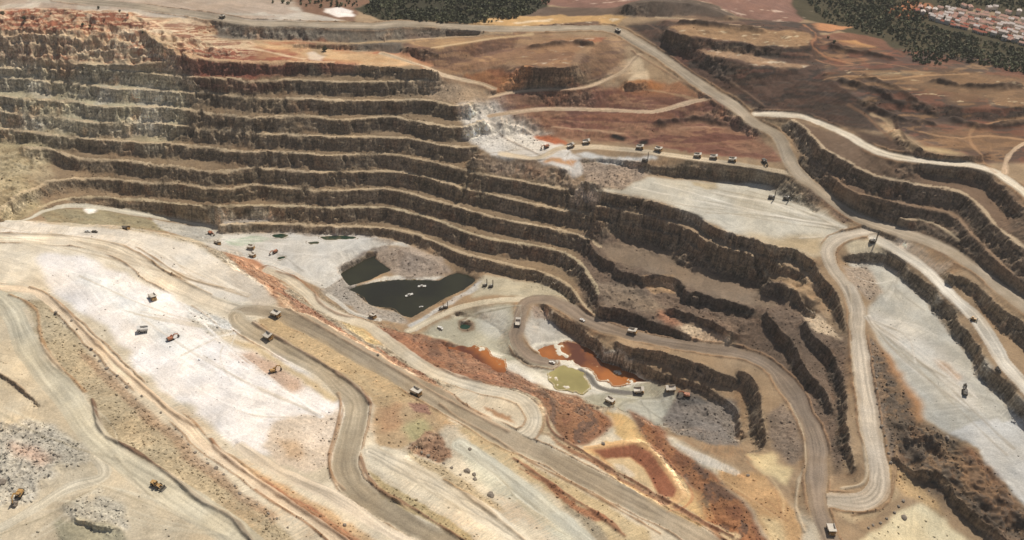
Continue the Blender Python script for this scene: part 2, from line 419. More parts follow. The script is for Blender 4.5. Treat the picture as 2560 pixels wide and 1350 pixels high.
# haul roads
RD = dict(road=True, ragged=1.3, bund=1.3)
strip([(-60,594,98),(0,594,96),(101,597,94),(201,604,93),(277,620,92),(340,650,91),(378,682,90),(441,715,88),(529,753,87),(592,776,86)], 2, w=15, **RD)
strip([(590,792,86),(610,776,86),(690,783,85),(767,811,84),(854,860,82),(942,910,80),(1030,960,78),(1093,993,77),(1144,1028,76),(1219,1070,74),(1280,1103,72),(1356,1135,70),(1456,1187,68),(1557,1240,65),(1658,1292,62),(1733,1335,60),(1850,1405,57)], 3, w=17, **RD)
strip([(592,790,86),(600,806,86.5),(640,832,88),(678,853,89),(741,890,90),(804,925,91),(854,962,92),(886,1000,93),(890,1030,94),(884,1065,95),(872,1111,96),(862,1149,97),(867,1186,98),(892,1224,99),(942,1262,100),(1018,1307,102),(1081,1340,104),(1170,1395,106)], 4, w=16, **RD)
strip([(670,675,12),(700,688,14),(728,703,17),(761,728,20),(791,756,24),(829,781,28),(879,802,32),(917,815,36),(955,841,42),(1005,879,48),(1056,914,54),(1106,938,58),(1194,967,64),(1270,985,67),(1310,1003,69),(1333,1030,70),(1335,1060,71),(1315,1086,72),(1275,1098,72.6),(1225,1074,73.8)], 5, w=12, **RD)
strip([(-60,715,106),(0,718,104),(76,727,103),(113,746,103),(151,776,102),(189,811,102),(227,851,102),(264,884,102),(290,914,102),(327,947,102),(378,992,103),(416,1023,103),(466,1065,104),(516,1116,104),(579,1161,105),(640,1206,106),(716,1259,107),(791,1307,108),(841,1345,108),(930,1400,109)], 6, w=7, **RD)
strip([(600,1115,100),(640,1143,100),(690,1174,100),(741,1199,101),(816,1232,102),(892,1277,103),(967,1327,104),(1040,1370,105)], 7, w=9, road=True, ragged=1.0)
strip([(-60,725,107),(0,748,107),(35,790,108),(55,840,109),(75,880,111),(105,925,113),(151,972,115),(185,1015,117),(205,1050,118),(235,1090,119),(277,1131,120),(327,1166,121),(403,1211,122),(479,1262,123),(554,1312,124),(604,1348,125),(690,1405,126)], 8, w=18, road=True, ragged=0.7)
strip([(240,1140,120),(262,1170,121),(252,1196,122),(176,1217,123),(101,1262,124),(20,1310,125),(-60,1345,126)], 9, w=9, road=True, ragged=1.0)
strip([(1376,906,5),(1330,895,6),(1300,870,8),(1288,843,10),(1297,815,11),(1302,785,12.5),(1311,762,13.5),(1335,750,14),(1380,751,15),(1420,770,16),(1456,795,18),(1510,818,21),(1580,838,24),(1658,855,27),(1758,870,30),(1834,880,33),(1893,898,36),(1940,930,39),(1983,985,43),(2003,1025,45),(2026,1065,48),(2040,1111,50),(2043,1161,53),(2041,1211,55),(2046,1262,57),(2061,1312,58.5),(2076,1350,60),(2100,1420,63)], 10, w=15, **RD)
strip([(2065,1250,57),(2081,1251,57),(2121,1256,57.5),(2165,1252,58.5),(2193,1228,59.5),(2199,1186,61),(2191,1136,63.5),(2180,1086,65.5),(2172,1035,67.5),(2162,972,70),(2152,897,72),(2144,821,74),(2141,771,76),(2128,733,78),(2101,695,80),(2081,667,82),(2069,632,84),(2077,612,85.5),(2101,594,87),(2147,582,88),(2190,575,89)], 11, w=14.5, **RD)
strip([(150,-5,161),(227,5,160),(327,14,159),(403,24,158),(479,34,156),(554,46,155),(640,58,153),(741,59,153),(841,63,152),(942,64,151),(993,59,151),(1068,60,150),(1144,67,148),(1219,71,146),(1280,72,145),(1381,71,143),(1481,70,141),(1519,71,140),(1552,81,138),(1595,106,134.5),(1645,136,130),(1708,181,125),(1784,234,119),(1834,264,116),(1885,307,111.5),(1945,340,107.5),(1975,403,102.5),(2003,441,100),(2046,474,97),(2084,503,94),(2134,538,91.5),(2184,559,91),(2247,579,92),(2310,599,93),(2373,627,95),(2424,660,97),(2474,695,98),(2520,732,100),(2560,763,101),(2660,830,103)], 12, w=17, **RD)
strip([(1890,285,113),(1920,285,116),(1995,290,119),(2046,307,122),(2096,327,126),(2134,345,128),(2159,361,130),(2197,380,133),(2260,395,136.5),(2348,407,139),(2424,413,140),(2487,430,141),(2537,463,142),(2560,480,143),(2650,560,144)], 13, w=12, **RD)
strip([(2512,432,141),(2515,405,141),(2530,380,141),(2560,360,141),(2640,330,141)], 14, w=5, road=True, ragged=1.2)
strip([(2190,596,88),(2210,606,87),(2240,625,86.5),(2285,652,86),(2323,682,85.5),(2338,697,85),(2386,745,85),(2436,791,84.5),(2474,846,84),(2512,909,83),(2560,962,83),(2640,1050,83)], 15, w=14, road=True, ragged=1.2)
strip([(1255,385,84.5),(1340,395,86),(1395,372,89),(1430,369,90),(1480,367,91),(1570,374,93),(1640,382,94.5),(1743,397,96.5),(1840,410,98.5),(1920,423,99.5),(1995,438,100)], 16, w=9, road=True, ragged=1.2)
strip([(1020,828,8),(1038,820,8.5),(1100,789,9.5),(1160,766,11),(1220,754,12.5),(1290,748,13.5),(1330,749,14)], 17, w=7.5, road=True, ragged=0.8)
strip([(1452,926,4.4),(1471,938,4.2),(1494,966,4),(1545,980,4),(1600,984,4)], 18, w=7, road=True, ragged=1.2)
strip([(820,737,6),(850,758,7),(880,782,8),(915,794,9),(945,800,10)], 22, w=6, road=True, ragged=1.0)
strip([(925,1128,95.5),(1000,1166,93.5),(1080,1206,92.5),(1180,1265,92.5),(1280,1335,94),(1350,1390,96)], 23, w=13, road=True, ragged=1.4)
strip([(1150,1112,80),(1240,1168,80),(1320,1233,80),(1400,1298,79),(1500,1380,78)], 24, w=11, road=True, ragged=2.0)
# foreground banks
line([(1240,1015,70.5),(1275,1042,71),(1290,1050,71)])
face([(186,1297,126),(234,1309,126.5),(297,1321,126)], [2,4.5,4,1])
line([(0,1060,123),(80,1075,122),(170,1120,122)])
line([(60,1150,126),(130,1180,125)])
line([(160,1260,126.5),(250,1240,126),(310,1290,126)])
line([(150,1350,122),(300,1370,122),(420,1340,123)])
face([(-20,925,116),(30,955,115),(70,985,115),(100,1012,116)], 2.5)
line([(0,1000,113.5),(60,1030,117)])
line([(1130,1060,82),(1040,1060,87),(960,1040,90),(940,1080,92),(960,1110,93)])
face([(1018,1128,93),(1050,1105,89),(1085,1080,84)], 4, side=1, slope=50)
# settling basin by the pond and the red dump slope
line([(1470,1122,60),(1590,1106,59),(1632,1128,58.5),(1697,1222,57),(1690,1250,56.5),(1655,1258,57),(1555,1207,59),(1478,1140,60)])
line([(1512,1150,56.3),(1576,1145,55),(1610,1172,54.3),(1648,1236,53.2),(1600,1218,54.5),(1540,1174,56)])
line([(1540,1020,30),(1570,1050,36),(1600,1090,44),(1650,1130,46),(1720,1220,48),(1780,1290,50),(1830,1330,52)])
line([(1370,1000,52),(1440,1060,54),(1500,1100,55)])
line([(1575,1025,28),(1640,1085,34),(1700,1130,37),(1750,1155,39),(1800,1180,42),(1850,1190,44)])
line([(1680,1095,33),(1750,1125,34),(1800,1150,36),(1860,1190,41)])
line([(1860,1150,40),(1920,1160,43),(1960,1200,48),(1990,1270,52),(2010,1340,56)])
line([(1990,1130,48),(2000,1180,51),(1990,1230,52)])
line([(1870,1230,46),(1930,1290,51),(1960,1350,55)])
# ------------------------------------------------------------------ height field
stamp_strips()
Z0 = relax()
# soften kinks a little, then weather the rock: ragged crests, ribs and gullies where it is steep
gy, gx = np.gradient(Z0)
slope0 = np.hypot(gx, gy) / CELL
def blur(A, r, n=2):
    for _ in range(n):
        for ax in (0, 1):
            P = np.pad(A, [(r + 1, r) if k == ax else (0, 0) for k in range(2)], 'edge')
            c = np.cumsum(P, axis=ax, dtype=np.float64)
            A = ((np.take(c, range(2 * r + 1, c.shape[ax]), ax) - np.take(c, range(0, c.shape[ax] - 2 * r - 1), ax)) / (2 * r + 1)).astype(np.float32)
    return A
BUND *= sstep(0.4, 1.2, ROADD)
near_road = 1 - sstep(0.0, 7.0, ROADD)
BUND *= sstep(-0.55, 0.0, fbm(GX, GY, 55, 2, 57))
# debris at the toes, collapsed stretches of the old upper-left wall
Zb = blur(Z0, 5, 2)
cone = fbm(GX, GY, 24, 3, 101)
Zt = Zb - (2.2 - 3.4 * cone)
k = (1 - near_road) * sstep(0.35, 0.9, blur(slope0, 6, 1))
Z0 = np.where(Zt > Z0, Z0 * (1 - k) + Zt * k, Z0)
left = sstep(-170, -360, GX) * sstep(720, 780, GY)
wreck = sstep(0.15, 0.5, fbm(GX, GY, 40, 3, 107) + 0.12 * left) * sstep(690, 740, GY) * (1 - near_road) * (0.5 + 0.2 * left)
Z0 = Z0 * (1 - wreck) + Zb * wreck
gy, gx = np.gradient(Z0)
slope0 = np.hypot(gx, gy) / CELL
st = blur(sstep(0.5, 1.2, slope0).astype(np.float32), 5)
def cells(x, y, size, seed):
    """angular blocks: one random offset pair per Voronoi cell"""
    u, v = x / size, y / size
    iu, iv = np.floor(u).astype(np.int64), np.floor(v).astype(np.int64)
    best = np.full(u.shape, 9.0, np.float32)
    ox, oy = np.zeros(u.shape, np.float32), np.zeros(u.shape, np.float32)
    for a in (-1, 0, 1):
        for b in (-1, 0, 1):
            cx, cy = iu + a, iv + b
            hx, hy = hash2(cx, cy, seed), hash2(cx, cy, seed + 1)
            d = ((cx + hx - u) ** 2 + (cy + hy - v) ** 2).astype(np.float32)
            n = d < best
            best = np.where(n, d, best)
            ox = np.where(n, hash2(cx, cy, seed + 2) - 0.5, ox)
            oy = np.where(n, hash2(cx, cy, seed + 3) - 0.5, oy)
    return ox, oy
BX1, BY1 = cells(GX, GY, 8.0, 41)
BX2, BY2 = cells(GX, GY, 3.4, 47)
amp = np.clip(0.25 + 1.6 * st, 0, 1.15) * np.clip(0.85 + 0.9 * fbm(GX, GY, 70, 2, 113), 0.3, 1.5) * (1 - 0.92 * near_road)
wx = amp * (1.5 * fbm(GX, GY, 26, 2, 21) + 1.0 * fbm(GX, GY, 9, 3, 23, 0.7) + 2.4 * BX1 + 1.7 * BX2)
wy = amp * (1.5 * fbm(GX, GY, 26, 2, 31) + 1.0 * fbm(GX, GY, 9, 3, 33, 0.7) + 2.4 * BY1 + 1.7 * BY2)
Z = sample(Z0, GX + wx, GY + wy).astype(np.float32)
def sample_near(A):
    i, j = to_grid(GX + wx, GY + wy)
    return A[np.clip(np.rint(j), 0, NR - 1).astype(int), np.clip(np.rint(i), 0, NC - 1).astype(int)]
LABEL = sample_near(LABEL)
gy, gx = np.gradient(Z)
slope = np.hypot(gx, gy) / CELL
ST = blur(sstep(0.55, 1.15, slope).astype(np.float32), 2, 1)          # steepness mask
isroad = (LABEL > 0) & (LABEL < 40)
rough = (0.25 + 0.75 * sstep(0.08, 0.5, slope)) * np.where(isroad, 0.06, 1.0) * (1 - 0.7 * near_road)
Z += rough * (0.9 * fbm(GX, GY, 18, 3, 41) + 0.45 * fbm(GX, GY, 4, 2, 47)) + BUND * (1 + 1.0 * fbm(GX, GY, 6, 2, 51)) * (1 - ST)
Z += ST * (0.8 * fbm(GX, GY, 5, 2, 61, 0.8) + 0.9 * BX2)
ph = Z / 4.2 + 1.2 * fbm(GX, GY, 45, 3, 67)
Z += ST * 1.1 * (0.5 - np.abs(ph - np.floor(ph) - 0.5) * 2) * sstep(-0.4, 0.3, fbm(GX, GY, 30, 2, 69))   # bedding ledges

def drop(px, py):
    """where the sight line through px, py meets the ground"""
    px, py = np.atleast_1d(np.asarray(px, float)), np.atleast_1d(np.asarray(py, float))
    dx, dy, dz = ray(px, py)
    z = np.linspace(190, -8, 500)[:, None]
    t = (z - ZC) / dz[None]
    x, y = dx * t, dy * t
    g = sample(Z, x, y)
    under = g >= z
    k = np.argmax(under, 0)
    k = np.where(under.any(0), k, 499)
    c = np.arange(len(px))
    return np.stack([x[k, c], y[k, c], sample(Z, x[k, c], y[k, c])], -1)

# ------------------------------------------------------------------ plan polygons and ponds
WARPX, WARPY = fbm(GX, GY, 26, 5, 71, 0.65), fbm(GX, GY, 26, 5, 83, 0.65)
def plan_mask(poly, soft=3.0, ragged=4.0):
    """soft mask of the plan polygon whose corners are sighted at the given photo marks"""
    P = drop([p[0] for p in poly], [p[1] for p in poly])
    gi, gj = to_grid(P[:, 0], P[:, 1])
    cm = DL * (P[:, 1].mean() + Y0)
    m = int((ragged + 3 * soft) / (DL * (P[:, 1].min() + Y0))) + 3
    i0, i1 = max(0, int(gi.min()) - m), min(NC, int(gi.max()) + m)
    j0, j1 = max(0, int(gj.min()) - m), min(NR, int(gj.max()) + m)
    if i1 - i0 < 3 or j1 - j0 < 3:
        return None
    sl = (slice(j0, j1), slice(i0, i1))
    x = np.arange(i0, i1)[None] + WARPX[sl] * ragged / CELL[sl]
    y = np.arange(j0, j1)[:, None] + WARPY[sl] * ragged / CELL[sl]
    inside = np.zeros(x.shape, bool)
    for k in range(len(gi)):
        xa, ya, xb, yb = gi[k - 1], gj[k - 1], gi[k], gj[k]
        if ya == yb:
            continue
        c = ((ya > y) != (yb > y)) & (x < (xb - xa) * (y - ya) / (yb - ya) + xa)
        inside ^= c
    r = max(1, int(round(soft / cm)))
    return sl, blur(inside.astype(np.float32), r, 2)

WATER = []
def pond(poly, level, depth, islands=0.0, ragged=2.0, seed=0, wl=14):
    r = plan_mask(poly, 1.0, ragged)
    if r is None:
        return
    sl, m = r
    m = np.minimum(m / max(m.max(), 1e-3), 1)
    bed = level - depth + (islands * np.maximum(fbm(GX[sl], GY[sl], wl, 4, 200 + seed, 0.6) - 0.12, 0) if islands else 0) + 0.35 * fbm(GX[sl], GY[sl], 8, 3, 220 + seed, 0.6)
    k = sstep(0.35, 0.75, m)
    Z[sl] = Z[sl] * (1 - k) + np.minimum(Z[sl], bed) * k if not islands else Z[sl] * (1 - k) + bed * k
    shore = sstep(0.02, 0.3, m) * (1 - k)
    Z[sl] = Z[sl] * (1 - shore) + np.maximum(np.minimum(Z[sl], level + 1.0), level + 0.1) * shore
    WATER.append((sl, m, level))
pond([(862,723),(904,715),(932,708),(998,699),(1043,701),(1098,704),(1119,689),(1141,681),(1166,690),(1192,699),(1156,725),(1106,751),(1068,771),(1028,793),(1005,788),(988,773),(955,768),(925,763),(907,743),(879,725)], 0.0, 2.5, ragged=1.5)
pond([(849,678),(917,644),(942,630),(938,645),(980,676),(952,686),(927,698),(874,713),(859,695)], 0.0, 2.5, ragged=1.5)
pond([(1342,870),(1360,860),(1410,852),(1450,856),(1480,875),(1510,895),(1560,912),(1632,940),(1600,952),(1570,958),(1540,965),(1515,950),(1490,945),(1480,925),(1450,912),(1415,905),(1370,893),(1350,885)], 4.3, 0.7, islands=2.6, ragged=7.0, seed=1, wl=11)
pond([(1366,935),(1400,912),(1445,925),(1463,945),(1480,965),(1455,975),(1420,972),(1395,968),(1372,955)], 4.3, 0.7, islands=3.0, ragged=9.0, seed=2, wl=10)
pond([(1105,856),(1150,862),(1185,864),(1212,872),(1218,892),(1245,898),(1268,895),(1262,915),(1275,930),(1245,925),(1220,910),(1200,900),(1170,880),(1125,868)], 4.6, 0.7, islands=2.6, ragged=8.0, seed=3, wl=10)
pond([(1146,812),(1152,806),(1168,806),(1178,812),(1170,820),(1154,820)], 3.2, 1.0, ragged=0.4)
pond([(800,592),(850,590),(900,595),(868,600),(815,601)], 6.1, 0.5, ragged=2.5)
pond([(676,588),(700,585),(724,589),(705,597),(685,595)], 6.1, 0.5, ragged=2.0)
pond([(766,606),(796,604),(800,610),(775,611)], 6.1, 0.5, ragged=1.0)
pond([(692,645),(712,641),(715,646),(695,650)], 6.1, 0.5, ragged=1.0)

RIDGES = []
rt = random.Random(5)
def ridge(pts, h, w, colour, mix=0.85):
    """a bund of pushed-up spoil along the sighted marks"""
    P = drop([p[0] for p in pts], [p[1] for p in pts])
    L = spline(np.column_stack([P, np.full(len(P), w)]), 3.0)
    r = nearest_on(L, 2.2 * w)
    if r is None:
        return
    sl, D, _, _, S, T = r
    nz = 0.5 * fbm(GX[sl], GY[sl], 9, 3, 501)
    m = np.exp(-((D + 0.5 * w * EDGE[sl]) / (0.5 * w)) ** 2)
    Z[sl] += h * m * (1 + nz)
    RIDGES.append((sl, np.clip(m * 1.5 + nz * m, 0, 1) * mix, colour))
def bumps(poly, amp, wl, seed):
    r = plan_mask(poly, 4.0, 6.0)
    if r is None:
        return
    sl, m = r
    Z[sl] += m * (1 - near_road[sl]) * amp * (0.5 - np.abs(fbm(GX[sl] + 3 * WARPX[sl], GY[sl], wl, 4, seed, 0.55)) * 1.6)
bumps([(2235,1050),(2320,1060),(2400,1110),(2480,1190),(2560,1280),(2640,1400),(2480,1340),(2390,1250),(2260,1160)], 11.0, 22, 511)
bumps([(1450,400),(1600,412),(1615,440),(1560,470),(1460,455)], 2.5, 12, 513)
bumps([(1660,1040),(1700,990),(1800,1000),(1840,1040),(1845,1110),(1700,1085)], 3.0, 16, 515)
bumps([(-60,1045),(88,1050),(176,1103),(216,1141),(141,1196),(88,1252),(-60,1300)], 2.5, 12, 517)
bumps([(1350,975),(1440,990),(1520,1060),(1440,1110),(1370,1070)], 3.0, 18, 519)
bumps([(1570,1030),(1640,1060),(1760,1180),(1860,1270),(1900,1400),(1800,1400),(1740,1230),(1620,1120)], 2.5, 16, 521)
bumps([(1020,1100),(1060,1070),(1120,1090),(1140,1150),(1080,1150)], 4.0, 14, 523)
bumps([(2180,850),(2230,930),(2250,1050),(2230,1140),(2195,1000)], 2.0, 10, 525)
bumps([(1140,262),(1260,245),(1330,300),(1372,330),(1330,335),(1230,345),(1170,360)], 4.0, 14, 527)
bumps([(960,618),(1040,615),(1110,650),(1125,680),(990,685),(940,650)], 1.2, 12, 529)
bumps([(2060,185),(2160,180),(2300,230),(2300,300),(2200,280),(2120,230)], 3.0, 26, 531)
bumps([(2220,285),(2300,300),(2420,330),(2420,385),(2290,360)], 3.0, 30, 533)
bumps([(-60,30),(330,35),(400,70),(520,110),(640,140),(430,165),(200,160),(-60,150)], 8.0, 17, 535)
bumps([(1240,230),(1500,215),(1780,255),(1900,345),(1940,398),(1700,370),(1400,340)], 2.0, 22, 537)
bumps([(1600,70),(1700,70),(2040,70),(2060,185),(2150,260),(2000,285),(1750,180)], 2.2, 26, 539)
bumps([(-60,380),(60,380),(110,400),(130,440),(60,480),(60,530),(-60,560)], 5.0, 16, 541)
bumps([(100,530),(250,526),(350,548),(450,574),(300,568),(120,554)], 3.0, 14, 543)
bumps([(1500,655),(1640,690),(1760,735),(1900,775),(2020,790),(2060,840),(1990,820),(1920,800),(1850,850),(1700,820),(1540,770),(1490,720)], 5.0, 18, 545)
bumps([(1900,690),(2010,700),(2060,760),(2080,820),(2000,780),(1930,740)], 5.0, 16, 547)
bumps([(1480,590),(1720,600),(1900,670),(1960,720),(1880,720),(1700,650),(1500,620)], 2.0, 12, 549)
bumps([(1940,1010),(2000,1060),(2000,1150),(1940,1120)], 2.0, 12, 551)
BRN, TAN, UMB = (150,112,84), (184,152,116), (122,92,72)
ridge([(25,738),(60,752),(90,775),(97,800),(101,836),(118,879),(146,914),(181,947),(212,980)], 1.3, 2.6, (176,142,104))
ridge([(231,1000),(238,1020),(245,1055),(264,1090),(302,1110),(353,1138),(428,1191),(504,1252),(579,1295),(617,1337),(650,1380)], 2.2, 2.6, UMB)
ridge([(76,719),(113,733),(165,775),(205,820),(250,865),(290,905),(340,950),(380,985),(430,1030),(492,1066)], 1.6, 2.4, (186,150,112))
ridge([(528,1098),(545,1125),(575,1150),(620,1185),(700,1237),(760,1277),(840,1330),(880,1360)], 2.0, 3.2, (164,120,84))
ridge([(640,1225),(700,1265),(760,1305),(800,1335),(840,1370)], 1.0, 2.0, (170,128,92))
ridge([(632,808),(690,843),(770,888),(850,938),(900,978),(925,1008)], 2.2, 2.4, (140,98,74))
ridge([(700,765),(780,805),(880,862),(1000,930),(1100,990),(1200,1043),(1270,1078)], 1.2, 2.2, (196,162,130))
ridge([(690,678),(740,694),(785,728),(800,757),(850,787),(905,797),(960,815),(1020,850),(1070,895),(1120,930),(1200,953),(1290,972)], 1.6, 2.6, (170,122,88))
ridge([(1340,985),(1362,1020),(1374,1070),(1420,1108),(1500,1158),(1600,1213),(1700,1270),(1830,1342)], 2.0, 2.6, (146,106,80))
ridge([(1100,1012),(1150,1048),(1230,1092),(1290,1132),(1340,1162),(1440,1215),(1560,1282),(1650,1335)], 1.2, 2.0, (172,138,104))
ridge([(902,1145),(918,1188),(955,1228),(1040,1276),(1130,1332),(1190,1370)], 1.6, 2.4, (150,116,88))
ridge([(846,985),(852,1010),(845,1060),(830,1110),(822,1150),(832,1190),(860,1225)], 1.2, 2.0, (178,142,106))
ridge([(0,583),(150,588),(280,607),(350,637),(430,688),(530,737)], 1.0, 1.8, (186,158,122))
ridge([(340,618),(400,655),(455,690),(520,712),(562,722)], 1.2, 1.6, (172,142,108))
ridge([(480,765),(530,800),(560,835)], 0.8, 1.5, (190,170,145))
ridge([(1285,1148),(1340,1185),(1420,1240),(1500,1290),(1560,1340)], 2.5, 4.0, (164,116,84))
ridge([(1110,1200),(1180,1245),(1250,1300),(1310,1350)], 1.5, 2.4, (176,144,106))
ridge([(2118,715),(2128,760),(2124,830),(2130,900),(2140,980),(2150,1060),(2163,1140),(2166,1190),(2150,1213),(2105,1222)], 1.3, 2.0, (206,188,160))
ridge([(1975,1010),(1995,1050),(2010,1100),(2012,1160),(1995,1210),(1990,1270),(2010,1330)], 1.3, 2.0, (196,178,150))
ridge([(2240,1120),(2236,1180),(2225,1230),(2190,1270),(2130,1290)], 1.2, 2.6, (166,138,106))
ridge([(1660,80),(1710,120),(1780,175),(1860,230),(1910,268)], 1.0, 2.0, (150,122,98))
ridge([(1580,128),(1640,165),(1720,215),(1790,262)], 1.0, 2.0, (160,128,100))
ridge([(2160,190),(2230,215),(2290,255),(2340,290)], 3.0, 7.0, (96,76,60), 0.7)
ridge([(2240,305),(2262,345),(2300,378)], 2.0, 5.0, (100,80,62), 0.7)
ridge([(0,938),(40,965),(90,1005)], 0.8, 2.0, (150,124,100))
ridge([(1020,125),(1060,132),(1095,140)], 2.0, 3.0, (70,58,48), 0.7)
ridge([(1250,335),(1290,360),(1350,388)], 0.8, 2.0, (150,128,108), 0.6)
for pts, w, c in [([(2488,432),(2455,395),(2425,352),(2440,318),(2530,300)], 3, (176,138,100)), ([(2120,262),(2165,290),(2200,325),(2230,350)], 2.5, (150,116,88)),
                  ([(1640,44),(1740,50),(1800,58),(1900,66)], 3, (206,180,146)), ([(330,42),(395,60),(425,95),(500,112),(580,118),(660,128),(760,148)], 4, (228,202,166)),
                  ([(640,103),(740,104),(860,109),(990,103),(1100,95),(1280,84)], 2.5, (204,176,136)), ([(2180,286),(2222,308),(2250,345),(2285,372)], 4, (206,176,136)),
                  ([(1560,225),(1640,228),(1700,240),(1760,250)], 3, (196,160,122)), ([(1381,318),(1481,326),(1560,334)], 2.5, (196,160,128)), ([(2010,62),(2040,90),(2030,110),(2060,140),(2130,160)], 3, (176,128,92)),
                  ([(1700,322),(1790,318),(1850,330),(1900,352)], 3, (186,146,116)), ([(1820,270),(1835,300),(1870,318),(1900,330)], 5, (204,180,148)), ([(1080,120),(1160,108),(1240,96),(1330,86)], 3, (214,184,140)),
                  ([(0,100),(90,100),(200,108),(300,118)], 2.5, (224,200,164)), ([(100,130),(200,140),(300,148)], 2, (220,198,160)),
                  ([(2060,200),(2130,190),(2220,200),(2300,190),(2420,185)], 2.5, (190,152,110)), ([(2300,330),(2380,345),(2470,340),(2560,350)], 2.5, (186,148,108)), ([(2040,150),(2110,165),(2200,158),(2290,175)], 2.0, (172,130,96)), ([(1760,110),(1840,122),(1930,132),(2030,140)], 2.0, (150,118,94)), ([(1620,60),(1690,100),(1760,140)], 2.0, (140,112,92)),
                  ([(2400,60),(2470,78),(2560,100)], 2.0, (210,190,172)), ([(2350,46),(2450,72),(2560,92)], 2.0, (206,186,168))]:
    ridge(pts, 0.1, w, c, 0.8)
ridge([(1462,1120),(1590,1101),(1640,1126),(1708,1222),(1700,1252),(1662,1266)], 1.0, 2.4, (222,184,134))
ridge([(1600,1096),(1655,1130),(1728,1228),(1712,1268),(1668,1280)], 0.5, 1.6, (190,136,94), 0.7)
for pts in ([(2080,118),(2150,134),(2230,150)], [(2330,204),(2420,218),(2540,216)], [(2380,300),(2460,320),(2560,308)], [(1700,58),(1800,66),(1900,78)], [(2100,205),(2180,225),(2250,262)], [(2180,270),(2250,300),(2330,312)], [(1330,120),(1420,108),(1480,112)], [(1650,310),(1750,300),(1840,310)]):
    ridge(pts, 5.0, 8.0, (92,77,67), 0.6)
def wheels(a, ends, n, light, dark):
    """pairs of wheel ruts fanning from a towards the end marks"""
    for k in range(n):
        e = ends[k % len(ends)]
        ax, ay = a[0] + rt.uniform(-8, 8), a[1] + rt.uniform(-4, 4)
        ex, ey = e[0] + rt.uniform(-25, 25), e[1] + rt.uniform(-12, 12)
        bx, by = (ax + ex) / 2 + rt.uniform(-40, 40), (ay + ey) / 2 + rt.uniform(-14, 14)
        ridge([(ax, ay), (bx, by), (ex, ey)], 0.12, rt.uniform(0.9, 2.2), light if rt.random() < 0.55 else dark, rt.uniform(0.25, 0.6))
wheels((2110,572), [(1560,478),(1650,456),(1720,482),(1800,470),(1870,485),(1660,500),(1760,532),(1930,520),(1990,600)], 20, (228,219,202), (166,152,128))
wheels((2168,790), [(2300,900),(2420,1020),(2500,1080),(2380,950),(2330,850),(2450,990),(2540,1130),(2270,860)], 18, (226,218,206), (170,158,138))
wheels((2240,700), [(2190,740),(2270,760),(2330,780),(2150,690)], 6, (214,208,196), (160,152,138))
wheels((560,600), [(960,600),(860,655),(760,690),(700,640),(900,610)], 12, (222,217,208), (168,160,148))
wheels((590,830), [(150,680),(220,690),(330,780),(450,890),(560,960)], 14, (244,238,228), (206,192,170))
wheels((800,1040), [(450,760),(380,800),(520,900),(600,1020)], 10, (246,240,232), (210,196,176))
wheels((300,1150), [(40,800),(80,900),(0,1020),(150,980)], 8, (216,207,184), (176,164,138))
wheels((560,1340), [(280,1150),(200,1200),(120,1250),(330,1200)], 10, (216,207,184), (172,160,134))
wheels((250,1220), [(60,1290),(0,1330),(100,1340)], 6, (218,208,186), (172,160,134))
wheels((620,740), [(0,575),(100,585),(300,600),(450,640)], 12, (236,224,204), (186,164,134))
wheels((1300,765), [(1150,800),(1200,850),(1240,820),(1180,780)], 8, (206,200,182), (150,142,120))
wheels((1600,1000), [(1450,960),(1530,1020),(1680,1000),(1640,1060)], 8, (204,200,186), (142,136,122))
wheels((1420,380), [(1250,350),(1230,385),(1320,395),(1440,425)], 8, (232,224,212), (180,164,144))
wheels((1960,1300), [(1880,1150),(1800,1200),(1900,1250)], 5, (224,196,150), (176,136,96))
wheels((1290,1330), [(940,1130),(1000,1150),(1080,1190)], 8, (234,222,200), (186,166,134))
wheels((1480,1370), [(1160,1110),(1240,1160)], 6, (220,214,196), (176,164,138))
# ------------------------------------------------------------------ flow-aligned grain: wheel and grader streaks along the contour, wash down the slope
Zs = blur(Z0, 4, 2)
gy, gx = np.gradient(Zs)
gl = np.hypot(gx, gy) + 1e-6
def grain(ux, uy, steps, seed, coarse=0):
    rn = np.random.default_rng(seed).random((NR, NC)).astype(np.float32)
    rn = blur(rn, coarse, 1) if coarse else rn
    acc = rn.copy()
    jj, ii = np.meshgrid(np.arange(NR, dtype=np.float32), np.arange(NC, dtype=np.float32), indexing='ij')
    for sg in (1, -1):
        y, x = jj.copy(), ii.copy()
        for _ in range(steps):
            a, b = np.clip(y, 0, NR - 1).astype(np.int32), np.clip(x, 0, NC - 1).astype(np.int32)
            x += sg * ux[a, b]
            y += sg * uy[a, b]
            a, b = np.clip(y, 0, NR - 1).astype(np.int32), np.clip(x, 0, NC - 1).astype(np.int32)
            acc += rn[a, b]
    acc -= acc.mean()
    return acc / acc.std()
ALONG = 0.75 * grain((-gy / gl).astype(np.float32), (gx / gl).astype(np.float32), 22, 3)
ALONG += 0.75 * grain((-gy / gl).astype(np.float32), (gx / gl).astype(np.float32), 45, 8, 1)
DOWN = grain((gx / gl).astype(np.float32), (gy / gl).astype(np.float32), 7, 4)
HIGH = Z - blur(Z, 6, 2)                                                # crest (+) or toe (-)
